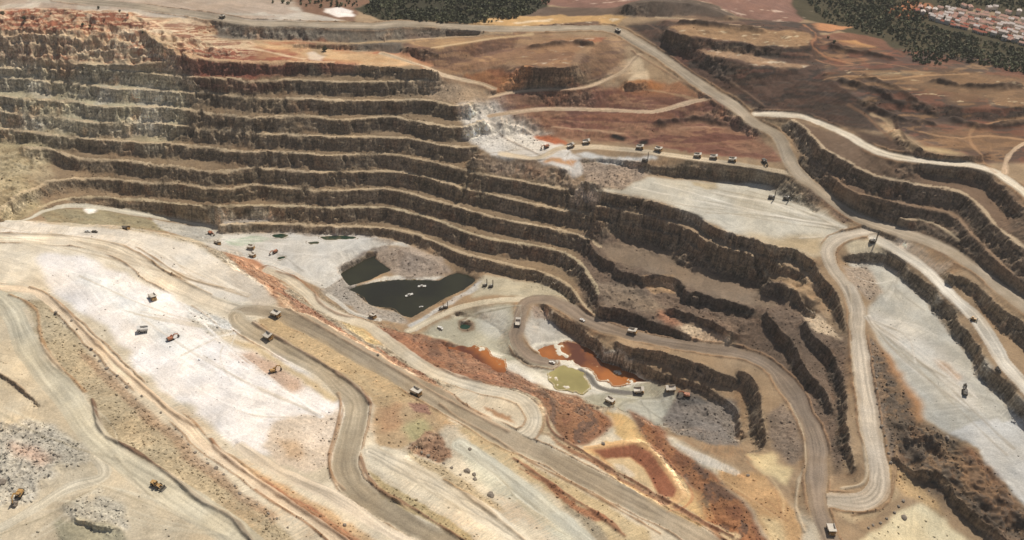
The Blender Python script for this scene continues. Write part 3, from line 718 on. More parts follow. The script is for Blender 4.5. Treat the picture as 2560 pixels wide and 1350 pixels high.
# ------------------------------------------------------------------ ground colours: what the rock, dust and dumps are made of
FLAT = np.zeros((NR, NC, 3), np.float32)
FACE = np.zeros((NR, NC, 3), np.float32)
FLAT[:] = lin((170,145,114))
FACE[:] = lin((116,102,84))
RUB = np.zeros((NR, NC), np.float32)
def zone(poly, flat=None, face=None, rub=None, soft=3.0, ragged=6.0, mix=1.0):
    r = plan_mask(poly, soft * 0.5, ragged * 1.25)
    if r is None:
        return
    sl, m = r
    m = (m * mix)[..., None]
    if flat is not None:
        FLAT[sl] = FLAT[sl] * (1 - m) + lin(flat) * m
    if face is not None:
        FACE[sl] = FACE[sl] * (1 - m) + lin(face) * m
    if rub is not None:
        RUB[sl] = RUB[sl] * (1 - m[..., 0]) + rub * m[..., 0]
def both(poly, c, rub=None, soft=3.0, ragged=6.0, mix=1.0):
    zone(poly, c, c, rub, soft, ragged, mix)

# broad ground colours first: pale dusted foreground, tan spoil behind
zone([(-200,560),(500,600),(700,700),(1000,840),(1400,980),(1700,1100),(2050,1300),(2100,1600),(-200,1600)], (210,196,171), None, 0.15, soft=6)
zone([(-60,150),(420,165),(640,150),(1090,176),(1180,260),(1190,370),(1460,480),(1500,600),(1480,800),(1280,690),(1000,580),(560,560),(100,520),(-60,330)], (152,130,102), None, 0.35, soft=6)
# far background
zone([(0,-60),(640,-60),(760,20),(880,50),(700,62),(560,48),(400,42),(200,38),(0,40)], (196,184,168))
both([(640,-60),(1020,-60),(900,20),(890,55),(760,30)], (142,110,88))
both([(810,22),(850,17),(880,28),(892,42),(850,45),(820,32)], (228,218,208), soft=1.5)
both([(890,25),(920,8),(1000,-60),(1400,-60),(1372,20),(1290,48),(1190,62),(1060,56),(960,50)], (78,74,56))
both([(1340,-60),(1980,-60),(2030,30),(1990,60),(1840,40),(1760,5),(1600,0),(1560,25),(1440,22),(1350,8)], (150,114,98))
both([(1370,18),(1560,12),(1560,35),(1400,42),(1300,50),(1290,45)], (122,102,86))
both([(1150,68),(1220,45),(1400,38),(1580,38),(1540,55),(1500,62),(1280,72)], (202,164,110))
both([(1280,55),(1380,48),(1380,54),(1290,60)], (228,205,170), soft=1.5)
both([(1330,66),(1500,50),(1510,64),(1400,70)], (125,100,82))
both([(1545,22),(1600,0),(1700,-5),(1780,12),(1840,42),(1760,50),(1640,42),(1560,40)], (112,97,84))
both([(1960,-60),(2700,-60),(2700,260),(2560,190),(2440,160),(2300,150),(2200,110),(2080,70),(1990,40)], (92,84,62))
both([(2310,40),(2360,28),(2440,22),(2640,70),(2640,140),(2560,112),(2440,82)], (168,146,122))
both([(2260,0),(2330,10),(2340,40),(2260,50),(2220,30)], (188,128,88))
# dumps
both([(1560,60),(1660,52),(1900,60),(2040,60),(2060,150),(2060,185),(2120,230),(2190,265),(2280,295),(2300,345),(2120,318),(1990,284),(1900,280),(1700,165)], (102,86,75), rub=0.25)
both([(1660,50),(1700,45),(1800,52),(1800,62),(1690,58)], (200,170,135))
both([(1840,45),(1990,55),(2120,68),(2080,85),(1900,70)], (108,92,82))
both([(1665,70),(1759,58),(1920,73),(2008,78),(2034,98),(2014,115),(1920,114),(1809,102),(1708,87)], (172,136,98))
both([(1746,126),(1859,135),(1920,150),(2030,164),(2010,170),(1920,168),(1872,163),(1784,140)], (178,142,106))
both([(2030,60),(2130,66),(2080,80),(2040,75)], (200,145,100))
both([(2040,90),(2120,80),(2200,95),(2260,140),(2330,165),(2200,170),(2070,165)], (142,102,80))
both([(2060,105),(2140,100),(2200,122),(2230,140),(2120,128)], (196,148,96))
both([(2110,148),(2200,155),(2210,162),(2100,158)], (178,140,96))
both([(2050,185),(2140,172),(2320,170),(2560,190),(2700,200),(2700,262),(2474,270),(2348,258),(2247,226),(2160,205)], (174,134,92))
both([(2190,176),(2330,176),(2300,186),(2170,186)], (226,208,165), soft=2, ragged=10)
both([(2250,228),(2300,235),(2400,240),(2350,258),(2285,247)], (122,104,88))
both([(2300,190),(2360,180),(2400,185),(2360,205),(2310,212)], (118,96,76))
both([(2120,225),(2160,218),(2190,235),(2170,252),(2140,244)], (222,212,195), soft=2)
both([(2160,200),(2220,205),(2290,250),(2350,285),(2300,300),(2210,250),(2150,225)], (112,88,70))
both([(2285,250),(2474,273),(2560,264),(2700,250),(2700,320),(2525,308),(2348,303),(2273,293)], (104,86,73))
both([(2270,296),(2560,308),(2700,320),(2700,420),(2440,398),(2350,386),(2285,350)], (160,122,90))
both([(2100,310),(2250,345),(2290,370),(2430,392),(2420,406),(2260,392),(2180,360)], (104,84,70))
both([(2180,285),(2220,300),(2255,340),(2230,345),(2190,310)], (205,172,130))
both([(2290,365),(2400,375),(2415,388),(2350,388)], (196,170,128))
zone([(1975,305),(2100,330),(2250,405),(2480,440),(2560,520),(2700,640),(2700,820),(2560,745),(2400,645),(2200,562),(2060,470)], (136,113,92), (112,96,80))
# red ground in the middle
both([(1215,240),(1500,212),(1700,225),(1790,250),(1840,300),(1900,340),(1965,405),(1900,398),(1700,372),(1500,348),(1390,345),(1340,310),(1260,280)], (158,114,92))
both([(1640,325),(1880,345),(1955,402),(1750,384),(1600,358)], (150,100,80))
both([(1300,290),(1500,290),(1560,320),(1420,335),(1330,320)], (164,104,78))
both([(1600,200),(1700,200),(1790,245),(1700,258),(1560,262),(1500,270),(1500,235),(1600,225)], (176,130,92))
both([(1560,222),(1650,212),(1660,236),(1560,248),(1530,245)], (196,134,72), soft=4, ragged=10, mix=0.8)
both([(1640,318),(1760,312),(1790,322),(1700,330)], (190,150,118))
both([(1660,290),(1820,270),(1830,300),(1760,305)], (128,98,76), soft=5)
both([(1160,190),(1250,170),(1320,200),(1330,215),(1230,235)], (176,112,62))
both([(1235,170),(1340,160),(1440,168),(1500,102),(1572,140),(1545,190),(1435,213),(1325,213)], (116,98,82))
both([(1250,190),(1295,172),(1335,212),(1260,225)], (204,132,58), soft=3, ragged=9, mix=0.85)
both([(1285,125),(1420,92),(1505,92),(1440,130),(1420,166),(1340,166),(1280,152)], (170,134,100))
both([(1460,95),(1510,92),(1500,108),(1455,110)], (184,112,78))
both([(1000,112),(1160,100),(1300,85),(1285,128),(1200,145),(1110,175),(1020,142)], (132,104,86))
both([(1020,110),(1100,96),(1270,82),(1285,92),(1150,112),(1090,122)], (204,170,120))
both([(1095,172),(1160,152),(1250,132),(1290,130),(1350,130),(1280,152),(1200,175),(1130,182)], (186,148,108))
both([(1560,150),(1600,138),(1618,175),(1612,205),(1570,206),(1590,185),(1540,196),(1500,204)], (206,182,148))
# far rim left
both([(520,62),(900,69),(1140,67),(1285,78),(1280,86),(1090,95),(990,103),(870,109),(640,102),(520,90)], (146,135,120), rub=0.3)
both([(690,107),(1000,107),(1005,134),(850,125),(700,118)], (128,118,106))
both([(465,66),(530,60),(545,85),(480,90)], (184,138,94))
both([(640,100),(760,103),(860,110),(690,112)], (178,110,82), soft=2)
both([(600,108),(760,115),(860,125),(1000,134),(1085,168),(950,168),(830,158),(640,150)], (206,168,124))
both([(840,120),(1000,132),(1090,165),(1060,172),(1000,142),(850,128)], (176,108,80), soft=2, mix=0.8)
both([(0,75),(350,70),(480,95),(640,105),(640,148),(520,148),(430,160),(200,155),(0,150)], (214,186,152))
zone([(0,90),(420,100),(480,165),(300,175),(0,168)], None, (160,138,114))
both([(0,28),(80,22),(330,35),(385,60),(330,72),(120,78),(30,92),(0,82)], (176,118,88))
both([(0,24),(60,18),(70,28),(0,34)], (168,86,62))
both([(250,40),(320,36),(360,62),(290,68)], (172,108,78))
both([(330,44),(480,40),(540,58),(470,72),(430,98),(640,116),(400,104),(370,82)], (226,198,162))
both([(440,160),(470,122),(650,118),(770,140),(900,160),(900,172),(760,172),(640,196),(480,192)], (158,96,76), soft=4)
zone([(440,150),(650,125),(780,140),(760,200),(640,235),(430,215)], None, (120,76,64))
both([(772,132),(800,127),(816,138),(800,152),(776,150)], (240,234,228), soft=1.5, ragged=3)
both([(770,112),(815,118),(820,140),(790,130)], (96,82,66), soft=2)
# the terraced wall
zone([(-60,150),(420,165),(480,200),(470,300),(440,362),(200,340),(-60,322)], (192,180,148), (172,162,138), soft=14, ragged=20)
zone([(-60,330),(200,345),(120,380),(60,440),(110,520),(0,560),(-60,560)], (176,162,128), (150,136,108), 0.6, soft=8)
for a in [(345,215,420,330),(95,205,130,245),(245,225,300,262),(370,300,420,330),(60,300,130,330),(410,250,450,275)]:
    both([(a[0],a[1]),((a[0]+a[2])/2,a[1]-6),(a[2],a[1]+4),(a[2]-15,a[3]),(a[0]-20,a[3])], (198,190,172), soft=4, ragged=14, mix=0.75)
both([(1140,262),(1260,245),(1330,300),(1372,330),(1365,372),(1190,372),(1150,330)], (212,204,192), rub=0.7, soft=4, ragged=10)
both([(1020,205),(1130,200),(1260,250),(1180,270),(1060,245)], (182,158,130), rub=0.7, soft=6, ragged=14, mix=0.8)
zone([(1190,366),(1250,345),(1340,328),(1400,362),(1455,395),(1475,420),(1430,440),(1340,402),(1250,390)], (222,214,202))
both([(1330,338),(1380,338),(1420,362),(1370,362)], (190,116,76), soft=3)
both([(1370,395),(1450,398),(1430,410),(1360,405)], (210,160,112), soft=3)
both([(1150,380),(1250,392),(1340,404),(1440,440),(1460,480),(1340,450),(1200,420)], (168,144,120), rub=0.6, soft=4, mix=0.85)
both([(1440,470),(1500,490),(1500,505),(1420,500)], (190,168,146), rub=1.0)
zone([(1440,590),(1600,603),(1720,640),(1900,698),(2050,780),(2115,850),(2110,1200),(2000,1010),(1900,880),(1700,855),(1500,805),(1440,700)], (128,109,92), (90,80,70), soft=5)
zone([(1500,612),(1600,612),(1720,650),(1860,715),(1960,765),(1880,768),(1760,730),(1640,680),(1530,655)], (150,131,110))
zone([(1500,705),(1600,715),(1670,770),(1650,790),(1560,770),(1500,765)], (146,128,108))
both([(1610,690),(1680,685),(1690,725),(1640,735),(1615,715)], (186,152,112), soft=2, mix=0.7)
both([(1690,810),(1740,815),(1830,848),(1860,868),(1760,860),(1710,838)], (216,194,164))
both([(1640,770),(1690,785),(1720,815),(1680,815),(1640,790)], (184,134,102), mix=0.8)
both([(2010,780),(2050,782),(2105,848),(2060,838),(2030,815)], (208,184,152), soft=2)
both([(1970,770),(2020,776),(2105,850),(2098,856),(2015,785)], (200,176,146), soft=1, mix=0.7)
zone([(1640,520),(1920,612),(1900,640),(1700,590),(1500,510)], None, (100,86,74))
# white plateau
zone([(1460,472),(1560,472),(1620,442),(1900,452),(1960,470),(2040,520),(2130,570),(2085,598),(2065,640),(1920,612),(1820,580),(1760,545),(1650,505),(1520,484)], (205,197,179))
zone([(1960,590),(2060,590),(2060,640),(1930,612),(1850,588)], (196,176,142), soft=8)
both([(1720,455),(1790,455),(1790,468),(1730,466)], (190,168,128), soft=3, mix=0.7)
both([(1450,400),(1600,410),(1618,440),(1560,472),(1460,458)], (172,152,132), rub=1.0)
zone([(1450,385),(1640,395),(1640,405),(1460,398)], (212,208,200), soft=2)
both([(2040,470),(2110,510),(2150,555),(2120,562),(2060,520),(2000,480)], (150,126,104), rub=0.9, soft=2)
# right-hand floors
zone([(2115,655),(2210,657),(2240,685),(2330,755),(2385,825),(2435,900),(2480,960),(2560,1030),(2700,1100),(2700,1380),(2560,1255),(2500,1200),(2440,1130),(2370,1074),(2300,1032),(2260,985),(2235,930),(2215,880),(2178,815),(2160,770),(2200,735),(2170,690)], (194,189,176))
zone([(2165,770),(2250,800),(2350,870),(2430,980),(2470,1040),(2380,980),(2280,880),(2180,810)], (216,209,196), soft=8)
zone([(2370,1075),(2440,1045),(2560,1030),(2700,1090),(2700,1380),(2560,1250),(2500,1200),(2440,1130)], (208,205,198), soft=2)
both([(2110,665),(2165,668),(2190,700),(2210,735),(2170,750),(2120,690)], (176,158,138), rub=0.8)
zone([(2190,590),(2280,600),(2380,665),(2340,695),(2270,650),(2215,615)], (196,178,156))
both([(2240,598),(2270,602),(2282,618),(2255,622)], (226,206,184), soft=2)
zone([(2115,600),(2200,600),(2230,635),(2115,636)], (205,192,165))
both([(2330,900),(2360,905),(2400,945),(2385,950),(2350,925)], (205,180,155), soft=3)
both([(2165,830),(2215,880),(2245,975),(2300,1040),(2440,1135),(2560,1262),(2700,1400),(2520,1400),(2460,1330),(2380,1255),(2240,1158),(2215,1110),(2180,960)], (136,114,92), rub=0.7, soft=3)
both([(2165,830),(2195,870),(2215,1000),(2235,1140),(2215,1120),(2185,1000)], (158,140,122), rub=1.0, soft=2)
both([(2195,850),(2240,925),(2275,990),(2320,1040),(2300,1055),(2250,995),(2210,910)], (196,146,96), soft=4, ragged=9)
both([(2250,1045),(2340,1060),(2390,1110),(2350,1150),(2280,1120)], (140,126,108), rub=1.0, soft=3)
both([(2390,1120),(2470,1180),(2560,1280),(2500,1300),(2420,1220)], (156,112,76), rub=0.3, soft=5)
both([(2200,1150),(2250,1160),(2300,1220),(2360,1290),(2300,1270),(2240,1220)], (196,166,122), rub=0.5)
both([(2130,1380),(2230,1300),(2290,1262),(2360,1300),(2440,1380)], (226,210,172), rub=0.2)
both([(2100,1275),(2200,1262),(2240,1210),(2250,1240),(2200,1290),(2130,1310)], (190,168,134), rub=0.4)
# lake pit
both([(525,545),(600,530),(680,530),(690,552),(640,562),(560,566)], (186,178,168), rub=0.6, soft=3, ragged=8, mix=0.8)
zone([(480,565),(560,580),(640,582),(900,590),(1010,600),(1040,620),(960,615),(860,660),(872,690),(812,724),(700,682),(600,650),(520,615)], (205,200,190), (150,142,132))
both([(840,668),(938,620),(975,612),(960,630),(930,640),(850,682)], (150,140,130), rub=0.5, soft=1)
both([(560,596),(640,590),(680,600),(620,612),(575,612)], (168,184,160), soft=3, mix=0.7)
both([(960,618),(1040,615),(1110,650),(1132,685),(1060,697),(990,690),(938,648)], (172,156,140), rub=0.6)
both([(905,714),(960,690),(1100,692),(1120,690),(1090,710),(1000,704),(930,714)], (216,211,199), soft=2)
both([(800,724),(868,690),(905,720),(912,757),(1000,782),(1020,806),(940,802),(850,757)], (170,160,147), rub=0.8)
both([(1018,812),(1200,698),(1222,712),(1062,802),(1035,825)], (198,194,187), rub=0.35, soft=2)
zone([(1200,690),(1400,700),(1450,762),(1320,745),(1220,738),(1180,748)], (192,181,156))
both([(100,525),(250,524),(350,545),(470,576),(350,573),(120,556)], (160,148,118), rub=0.3)
both([(205,522),(232,520),(240,528),(222,536)], (232,226,218), soft=1.5)
zone([(380,548),(520,570),(560,590),(520,610),(420,580)], (188,182,170), None, 0.5)
# pond pit
zone([(1050,832),(1150,780),(1280,760),(1290,850),(1330,900),(1480,960),(1640,950),(1700,985),(1660,1062),(1540,1022),(1400,972),(1280,922),(1150,867)], (186,180,158))
zone([(1322,770),(1370,790),(1440,850),(1470,885),(1340,872),(1308,830)], (196,189,176))
both([(1320,760),(1360,760),(1375,795),(1325,798)], (178,162,146), rub=0.7, soft=2)
zone([(1120,868),(1190,868),(1290,905),(1380,958),(1480,1000),(1400,978),(1270,928),(1160,885)], (228,221,205), soft=3, ragged=8)
zone([(1330,862),(1420,842),(1500,880),(1640,938),(1600,960),(1530,975),(1460,985),(1390,975),(1360,940),(1400,910)], (226,218,200), soft=2, ragged=8)
zone([(1200,770),(1270,770),(1270,840),(1200,830)], (200,196,182), soft=8)
both([(1135,805),(1160,798),(1186,806),(1184,828),(1160,832),(1138,822)], (150,128,104), soft=2, rub=0.5)
zone([(1560,1000),(1680,990),(1690,1052),(1640,1078),(1560,1032)], (188,184,168))
both([(1655,1042),(1700,985),(1780,985),(1845,1005),(1855,1122),(1790,1112),(1690,1087)], (136,127,118), rub=0.7)
both([(1690,985),(1740,965),(1790,985),(1760,1010),(1710,1005)], (96,94,92), soft=4, mix=0.7)
# red dump slopes
both([(930,817),(1050,835),(1150,870),(1280,926),(1345,962),(1345,990),(1200,962),(1080,917),(1000,868)], (150,110,86), rub=0.5)
both([(640,672),(700,740),(790,792),(862,832),(1000,912),(1110,970),(1070,972),(940,900),(860,850),(760,795),(690,758),(620,700)], (186,146,112), rub=0.5)
both([(660,700),(720,735),(790,780),(850,820),(930,880),(900,875),(820,825),(740,780)], (156,112,86), rub=0.7)
both([(930,860),(1010,910),(1090,955),(1075,960),(990,915)], (158,114,88), rub=0.7, soft=2)
both([(555,628),(640,648),(690,690),(720,720),(690,735),(640,700),(590,668)], (176,128,94), rub=0.4)
both([(850,800),(900,800),(960,850),(930,860),(870,820)], (198,174,124), soft=3)
both([(1330,968),(1440,985),(1530,1060),(1500,1100),(1440,1115),(1375,1075),(1345,1040)], (148,110,84), rub=0.6)
both([(1390,1050),(1450,1050),(1460,1080),(1410,1085)], (108,88,76), rub=0.4, soft=5, mix=0.6)
both([(1565,1022),(1640,1055),(1682,1112),(1770,1182),(1860,1262),(1920,1380),(1790,1380),(1760,1282),(1720,1202),(1620,1122),(1580,1072)], (150,108,80), rub=0.6)
both([(1515,1025),(1570,1045),(1625,1112),(1590,1108),(1540,1095)], (206,174,120))
both([(1450,1120),(1600,1098),(1705,1190),(1790,1295),(1740,1320),(1640,1262),(1490,1165)], (214,182,130), soft=2)
both([(1470,1118),(1590,1108),(1640,1140),(1710,1225),(1690,1255),(1640,1250),(1560,1205)], (212,166,110), soft=1, ragged=2)
both([(1478,1128),(1590,1110),(1625,1130),(1685,1215),(1680,1240),(1650,1235),(1610,1165),(1575,1142),(1510,1146)], (176,112,78), soft=1, ragged=1)
both([(1512,1150),(1575,1143),(1608,1168),(1645,1232),(1600,1218),(1540,1175)], (218,192,144), soft=1.5, ragged=2)
both([(1860,1250),(1780,1190),(1800,1170),(1900,1190),(2000,1280),(2020,1380),(1930,1380),(1880,1280)], (202,164,116), rub=0.4)
both([(1870,1140),(1930,1135),(1975,1180),(1960,1210),(1900,1190)], (216,194,148))
both([(1688,1108),(1760,1135),(1852,1182),(1840,1190),(1740,1152)], (212,202,186), soft=1.5, ragged=2)
both([(1905,1290),(1960,1300),(1975,1380),(1920,1380)], (215,190,145), soft=4)
both([(1960,1010),(2000,1050),(2010,1130),(1980,1170),(1930,1120),(1920,1040)], (148,130,112), rub=0.7)
# spots of pale spill on the dump tops
def spots(poly, colour, seed, lo=0.42, hi=0.5, wl=12):
    r = plan_mask(poly, 1.0, 3.0)
    if r is None: return
    sl, m = r
    m = (0.6 * m * sstep(lo + 0.03, hi + 0.12, fbm(GX[sl] * 0.4, GY[sl], wl * 0.8, 3, seed, 0.6)))[..., None]
    FLAT[sl] = FLAT[sl] * (1 - m) + lin(colour) * m
spots([(1665,70),(1759,58),(1920,73),(2008,78),(2034,98),(2014,115),(1920,114),(1809,102),(1708,87)], (216,194,156), 601, 0.42, 0.48, 7)
spots([(1746,126),(1859,135),(1920,150),(2030,164),(2010,170),(1872,163)], (216,194,160), 603, 0.4, 0.46, 7)
spots([(2050,185),(2140,172),(2320,170),(2560,190),(2700,262),(2474,270),(2247,226)], (228,208,170), 605, 0.5, 0.56, 9)
spots([(1285,125),(1420,92),(1505,92),(1440,130),(1420,166),(1340,166)], (222,205,180), 607, 0.48, 0.54, 7)
spots([(1150,68),(1280,45),(1400,38),(1580,38),(1500,62),(1280,72)], (235,218,190), 609, 0.4, 0.46, 8)
spots([(1340,-60),(1980,-60),(2030,30),(1990,60),(1840,40),(1600,0),(1440,22)], (226,200,178), 611, 0.35, 0.45, 9)
spots([(2270,296),(2560,308),(2560,400),(2440,398),(2350,386)], (214,186,140), 615, 0.48, 0.55, 9)
# strata and dumped loads of different colour
def mottle(poly, colours, seed, wl=40, sx=0.35, amount=0.75, zf=0.5):
    r = plan_mask(poly, 3.0, 6.0)
    if r is None: return
    sl, m = r
    v = 0.5 + 0.62 * fbm(GX[sl] * sx + 8 * WARPX[sl], (GY[sl] + Z[sl] * zf * 4) , wl, 5, seed, 0.6)
    k = np.clip(v * len(colours), 0, len(colours) - 0.001)
    C = np.array([lin(c) for c in colours])
    i = k.astype(int); f = sstep(0.3, 0.7, k - i)[..., None]
    c = C[i] * (1 - f) + C[np.minimum(i + 1, len(C) - 1)] * f
    m = (m * amount)[..., None]
    FLAT[sl] = FLAT[sl] * (1 - m) + c * m
    FACE[sl] = FACE[sl] * (1 - 0.6 * m) + c * 0.75 * 0.6 * m
mottle([(-60,20),(330,30),(400,50),(540,60),(540,95),(640,108),(640,148),(430,165),(200,160),(-60,152)], [(146,92,74),(206,168,130),(232,210,178),(170,112,84),(224,198,162),(158,104,82),(214,182,144)], 701, 16)
mottle([(640,100),(860,108),(1000,134),(1085,168),(950,168),(830,158),(640,150)], [(160,98,74),(196,152,110),(214,182,140),(206,168,124),(176,116,86)], 703, 24, amount=0.6)
mottle([(1215,240),(1500,212),(1700,225),(1790,250),(1840,300),(1900,340),(1965,405),(1700,372),(1390,345),(1260,280)], [(112,80,68),(138,98,80),(160,122,94),(128,88,74),(150,106,80)], 705, 26, 0.35, 0.85)
mottle([(1560,60),(2040,60),(2060,185),(2280,295),(2120,318),(1900,280),(1700,165)], [(80,69,62),(96,82,72),(112,86,72),(84,72,65),(120,82,68)], 707, 26, 0.5, 0.75)
mottle([(2040,90),(2700,180),(2700,420),(2440,398),(2285,350),(2160,255),(2060,185)], [(86,72,65),(106,88,76),(150,118,86),(92,76,68),(128,88,70),(98,80,72)], 709, 24, 0.45, 0.85)
mottle([(1000,80),(1300,75),(1570,100),(1570,190),(1440,215),(1240,235),(1095,180)], [(118,96,80),(150,112,84),(176,136,98),(140,104,82),(192,150,108)], 711, 30, 0.5, 0.55)
mottle([(-60,-60),(700,-60),(760,30),(640,50),(400,30),(-60,30)], [(170,158,142),(196,184,166),(184,160,138),(204,190,170)], 713, 40, 0.25, 0.7)
mottle([(2165,830),(2300,1040),(2560,1262),(2700,1400),(2460,1330),(2240,1158),(2180,960)], [(102,90,78),(126,108,88),(146,120,92),(112,100,87),(132,106,82)], 715, 16, 1.0, 0.8)
mottle([(1330,968),(1440,985),(1530,1060),(1440,1115),(1345,1040)], [(118,90,74),(146,102,74),(164,120,84),(116,94,80)], 717, 14, 1.0, 0.75)
mottle([(1565,1022),(1682,1112),(1860,1262),(1920,1380),(1790,1380),(1720,1202),(1580,1072)], [(122,90,70),(150,102,70),(172,122,80),(118,94,78)], 719, 14, 1.0, 0.75)
mottle([(-60,350),(110,390),(140,440),(60,500),(80,540),(-60,560)], [(140,122,92),(168,150,116),(190,172,138),(150,128,96)], 723, 22, 1.0, 0.6)
spots([(1110,862),(1200,866),(1290,895),(1370,930),(1480,1000),(1400,985),(1270,930),(1150,880)], (236,227,208), 617, -0.1, 0.1, 9)
spots([(1330,860),(1420,842),(1500,880),(1640,938),(1600,962),(1530,978),(1460,988),(1390,975),(1360,940)], (236,228,210), 619, -0.1, 0.15, 8)
mottle([(930,817),(1050,835),(1150,870),(1280,926),(1345,962),(1345,990),(1200,962),(1080,917),(1000,868)], [(120,88,70),(146,104,78),(166,122,90),(128,96,76)], 725, 12, 1.0, 0.7)
mottle([(640,672),(700,740),(790,792),(862,832),(1000,912),(1110,970),(1070,972),(940,900),(860,850),(760,795),(690,758)], [(150,104,78),(186,146,112),(204,172,136),(160,112,84)], 727, 14, 1.0, 0.6)
zone([(2230,190),(2420,182),(2560,200),(2640,240),(2480,262),(2340,240)], (150,120,88), soft=8, ragged=14, mix=0.7)
zone([(2330,320),(2480,320),(2560,340),(2520,380),(2380,370)], (156,122,88), soft=8, ragged=14, mix=0.6)
zone([(1440,590),(1600,603),(1720,640),(1900,698),(2050,780),(2115,850),(2110,1200),(2000,1010),(1900,880),(1700,855),(1500,805),(1440,700)], None, None, 0.7)
zone([(1500,612),(1600,612),(1720,650),(1860,715),(1960,765),(1880,768),(1760,730),(1640,680),(1530,655)], None, None, 0.25)
both([(1470,1120),(1590,1103),(1645,1135),(1712,1225),(1695,1256),(1650,1255),(1555,1205)], (218,176,124), soft=1, ragged=1)
both([(1480,1126),(1588,1109),(1628,1130),(1692,1222),(1684,1243),(1650,1238),(1610,1170),(1575,1144),(1510,1147)], (172,114,82), soft=0.6, ragged=0.6)
both([(1512,1149),(1575,1145),(1608,1171),(1646,1236),(1600,1220),(1540,1176)], (220,194,150), soft=0.8, ragged=1)
both([(1530,1160),(1560,1162),(1590,1190),(1570,1200),(1545,1180)], (226,208,180), soft=1, ragged=3)
TA = [(1665,70),(1759,58),(1920,73),(2008,78),(2034,98),(2014,115),(1920,114),(1809,102),(1708,87)]
TB = [(1746,126),(1859,135),(1920,150),(2030,164),(2010,170),(1920,168),(1872,163),(1784,140)]
zone(TA, (176,142,104), mix=0.85); zone(TB, (184,150,116), mix=0.85)
spots(TA, (224,204,168), 631, 0.34, 0.42, 6); spots(TB, (230,212,182), 633, 0.28, 0.36, 6)
spots([(2050,185),(2140,172),(2320,170),(2560,190),(2700,262),(2474,270),(2247,226)], (222,200,160), 635, 0.44, 0.5, 7)
spots([(1285,125),(1420,92),(1505,92),(1440,130),(1420,166),(1340,166)], (220,200,172), 637, 0.38, 0.44, 6)
spots([(2040,90),(2140,95),(2230,140),(2120,165)], (172,132,98), 639, 0.1, 0.3, 12)
# foreground, left
zone([(0,555),(180,567),(360,582),(490,612),(600,690),(650,762),(540,742),(400,655),(250,606),(0,590)], (222,211,194))
zone([(-60,600),(110,612),(300,640),(450,730),(600,800),(580,840),(380,900),(250,780),(110,722),(-60,722)], (222,208,184), soft=4)
zone([(100,640),(210,645),(340,690),(460,755),(600,825),(690,872),(770,935),(848,1012),(836,1062),(805,1140),(740,1130),(640,1128),(520,1062),(370,930),(240,800),(115,725)], (238,230,222), soft=5, ragged=9)
zone([(170,680),(260,690),(420,800),(520,880),(430,880),(280,770)], (232,229,223), soft=8)
both([(470,760),(585,800),(600,830),(530,845),(480,800)], (205,202,194), rub=0.7, soft=4)
zone([(510,830),(620,820),(700,880),(640,890),(560,860)], (228,212,186), soft=5)
zone([(560,745),(640,760),(600,780),(540,760)], (215,205,185))
both([(585,888),(640,885),(700,905),(775,965),(720,975),(640,935)], (206,178,154), rub=0.5, soft=5, ragged=10)
both([(690,1052),(845,1025),(830,1142),(770,1185),(690,1155),(665,1100)], (218,200,178), rub=0.5)
both([(690,1090),(760,1110),(770,1150),(720,1150)], (200,168,130), rub=0.6, soft=4, mix=0.7)
both([(55,745),(120,752),(180,822),(250,912),(330,992),(420,1082),(520,1182),(640,1262),(760,1380),(640,1380),(560,1290),(420,1188),(280,1098),(237,1010),(150,922),(105,852)], (184,168,138), rub=0.75)
both([(190,870),(240,890),(330,980),(450,1090),(560,1190),(700,1300),(680,1310),(520,1190),(400,1090),(290,980)], (172,146,118), rub=1.0, soft=3, mix=0.8)
zone([(-60,760),(30,780),(60,880),(150,990),(230,1090),(330,1170),(600,1360),(480,1380),(300,1380),(-60,1380)], (206,191,164), soft=4)
both([(-60,1045),(88,1050),(176,1103),(216,1141),(141,1196),(88,1252),(-60,1300)], (202,193,175), rub=1.0, soft=3, ragged=16)
both([(20,1110),(90,1110),(140,1150),(110,1170),(30,1130)], (204,170,146), rub=1.0, soft=5, mix=0.7)
both([(150,1252),(264,1217),(304,1262),(330,1320),(300,1325),(240,1310),(170,1290)], (202,193,174), rub=0.9, soft=3, ragged=14)
both([(135,1295),(190,1290),(300,1325),(330,1360),(150,1380)], (180,172,146), rub=0.5)
zone([(60,745),(20,700),(0,730),(60,780)], (205,196,172))
both([(560,1125),(700,1205),(860,1295),(990,1380),(900,1380),(760,1290),(640,1200)], (202,172,132), rub=0.5)
both([(640,1185),(760,1255),(920,1360),(880,1362),(720,1262)], (172,118,84), rub=0.6, soft=2)
# foreground, centre
both([(640,800),(700,790),(800,840),(920,905),(1040,985),(1120,1040),(1080,1060),(930,1010),(880,965),(760,880),(680,840)], (190,166,128), rub=0.5, soft=2)
both([(560,640),(640,700),(690,760),(640,775),(590,720)], (210,196,176))
both([(700,752),(800,800),(940,880),(1100,975),(1240,1050),(1230,1065),(1080,985),(900,880),(760,805)], (196,168,138), rub=0.6, soft=1.5)
both([(1140,1060),(1230,1100),(1330,1160),(1460,1225),(1600,1310),(1640,1380),(1560,1380),(1420,1270),(1300,1190),(1180,1120)], (196,176,138), rub=0.3, soft=3)
both([(930,1180),(1010,1235),(1130,1300),(1230,1380),(1180,1380),(1060,1300),(960,1240)], (188,168,126), rub=0.6, soft=2)
both([(560,840),(620,850),(720,910),(800,960),(846,1000),(830,1010),(740,940),(640,880)], (206,184,146), soft=3)
both([(925,1010),(1060,1005),(1140,1060),(1060,1102),(1000,1132),(945,1112),(928,1060)], (194,166,128), rub=0.4)
both([(940,1015),(1010,1010),(1000,1060),(950,1080)], (186,146,108), soft=4, mix=0.8)
both([(1020,1010),(1070,1010),(1085,1035),(1040,1030)], (164,126,106), rub=0.8, soft=2)
both([(990,1062),(1060,1045),(1080,1075),(1030,1110)], (186,180,132), soft=5, mix=0.7)
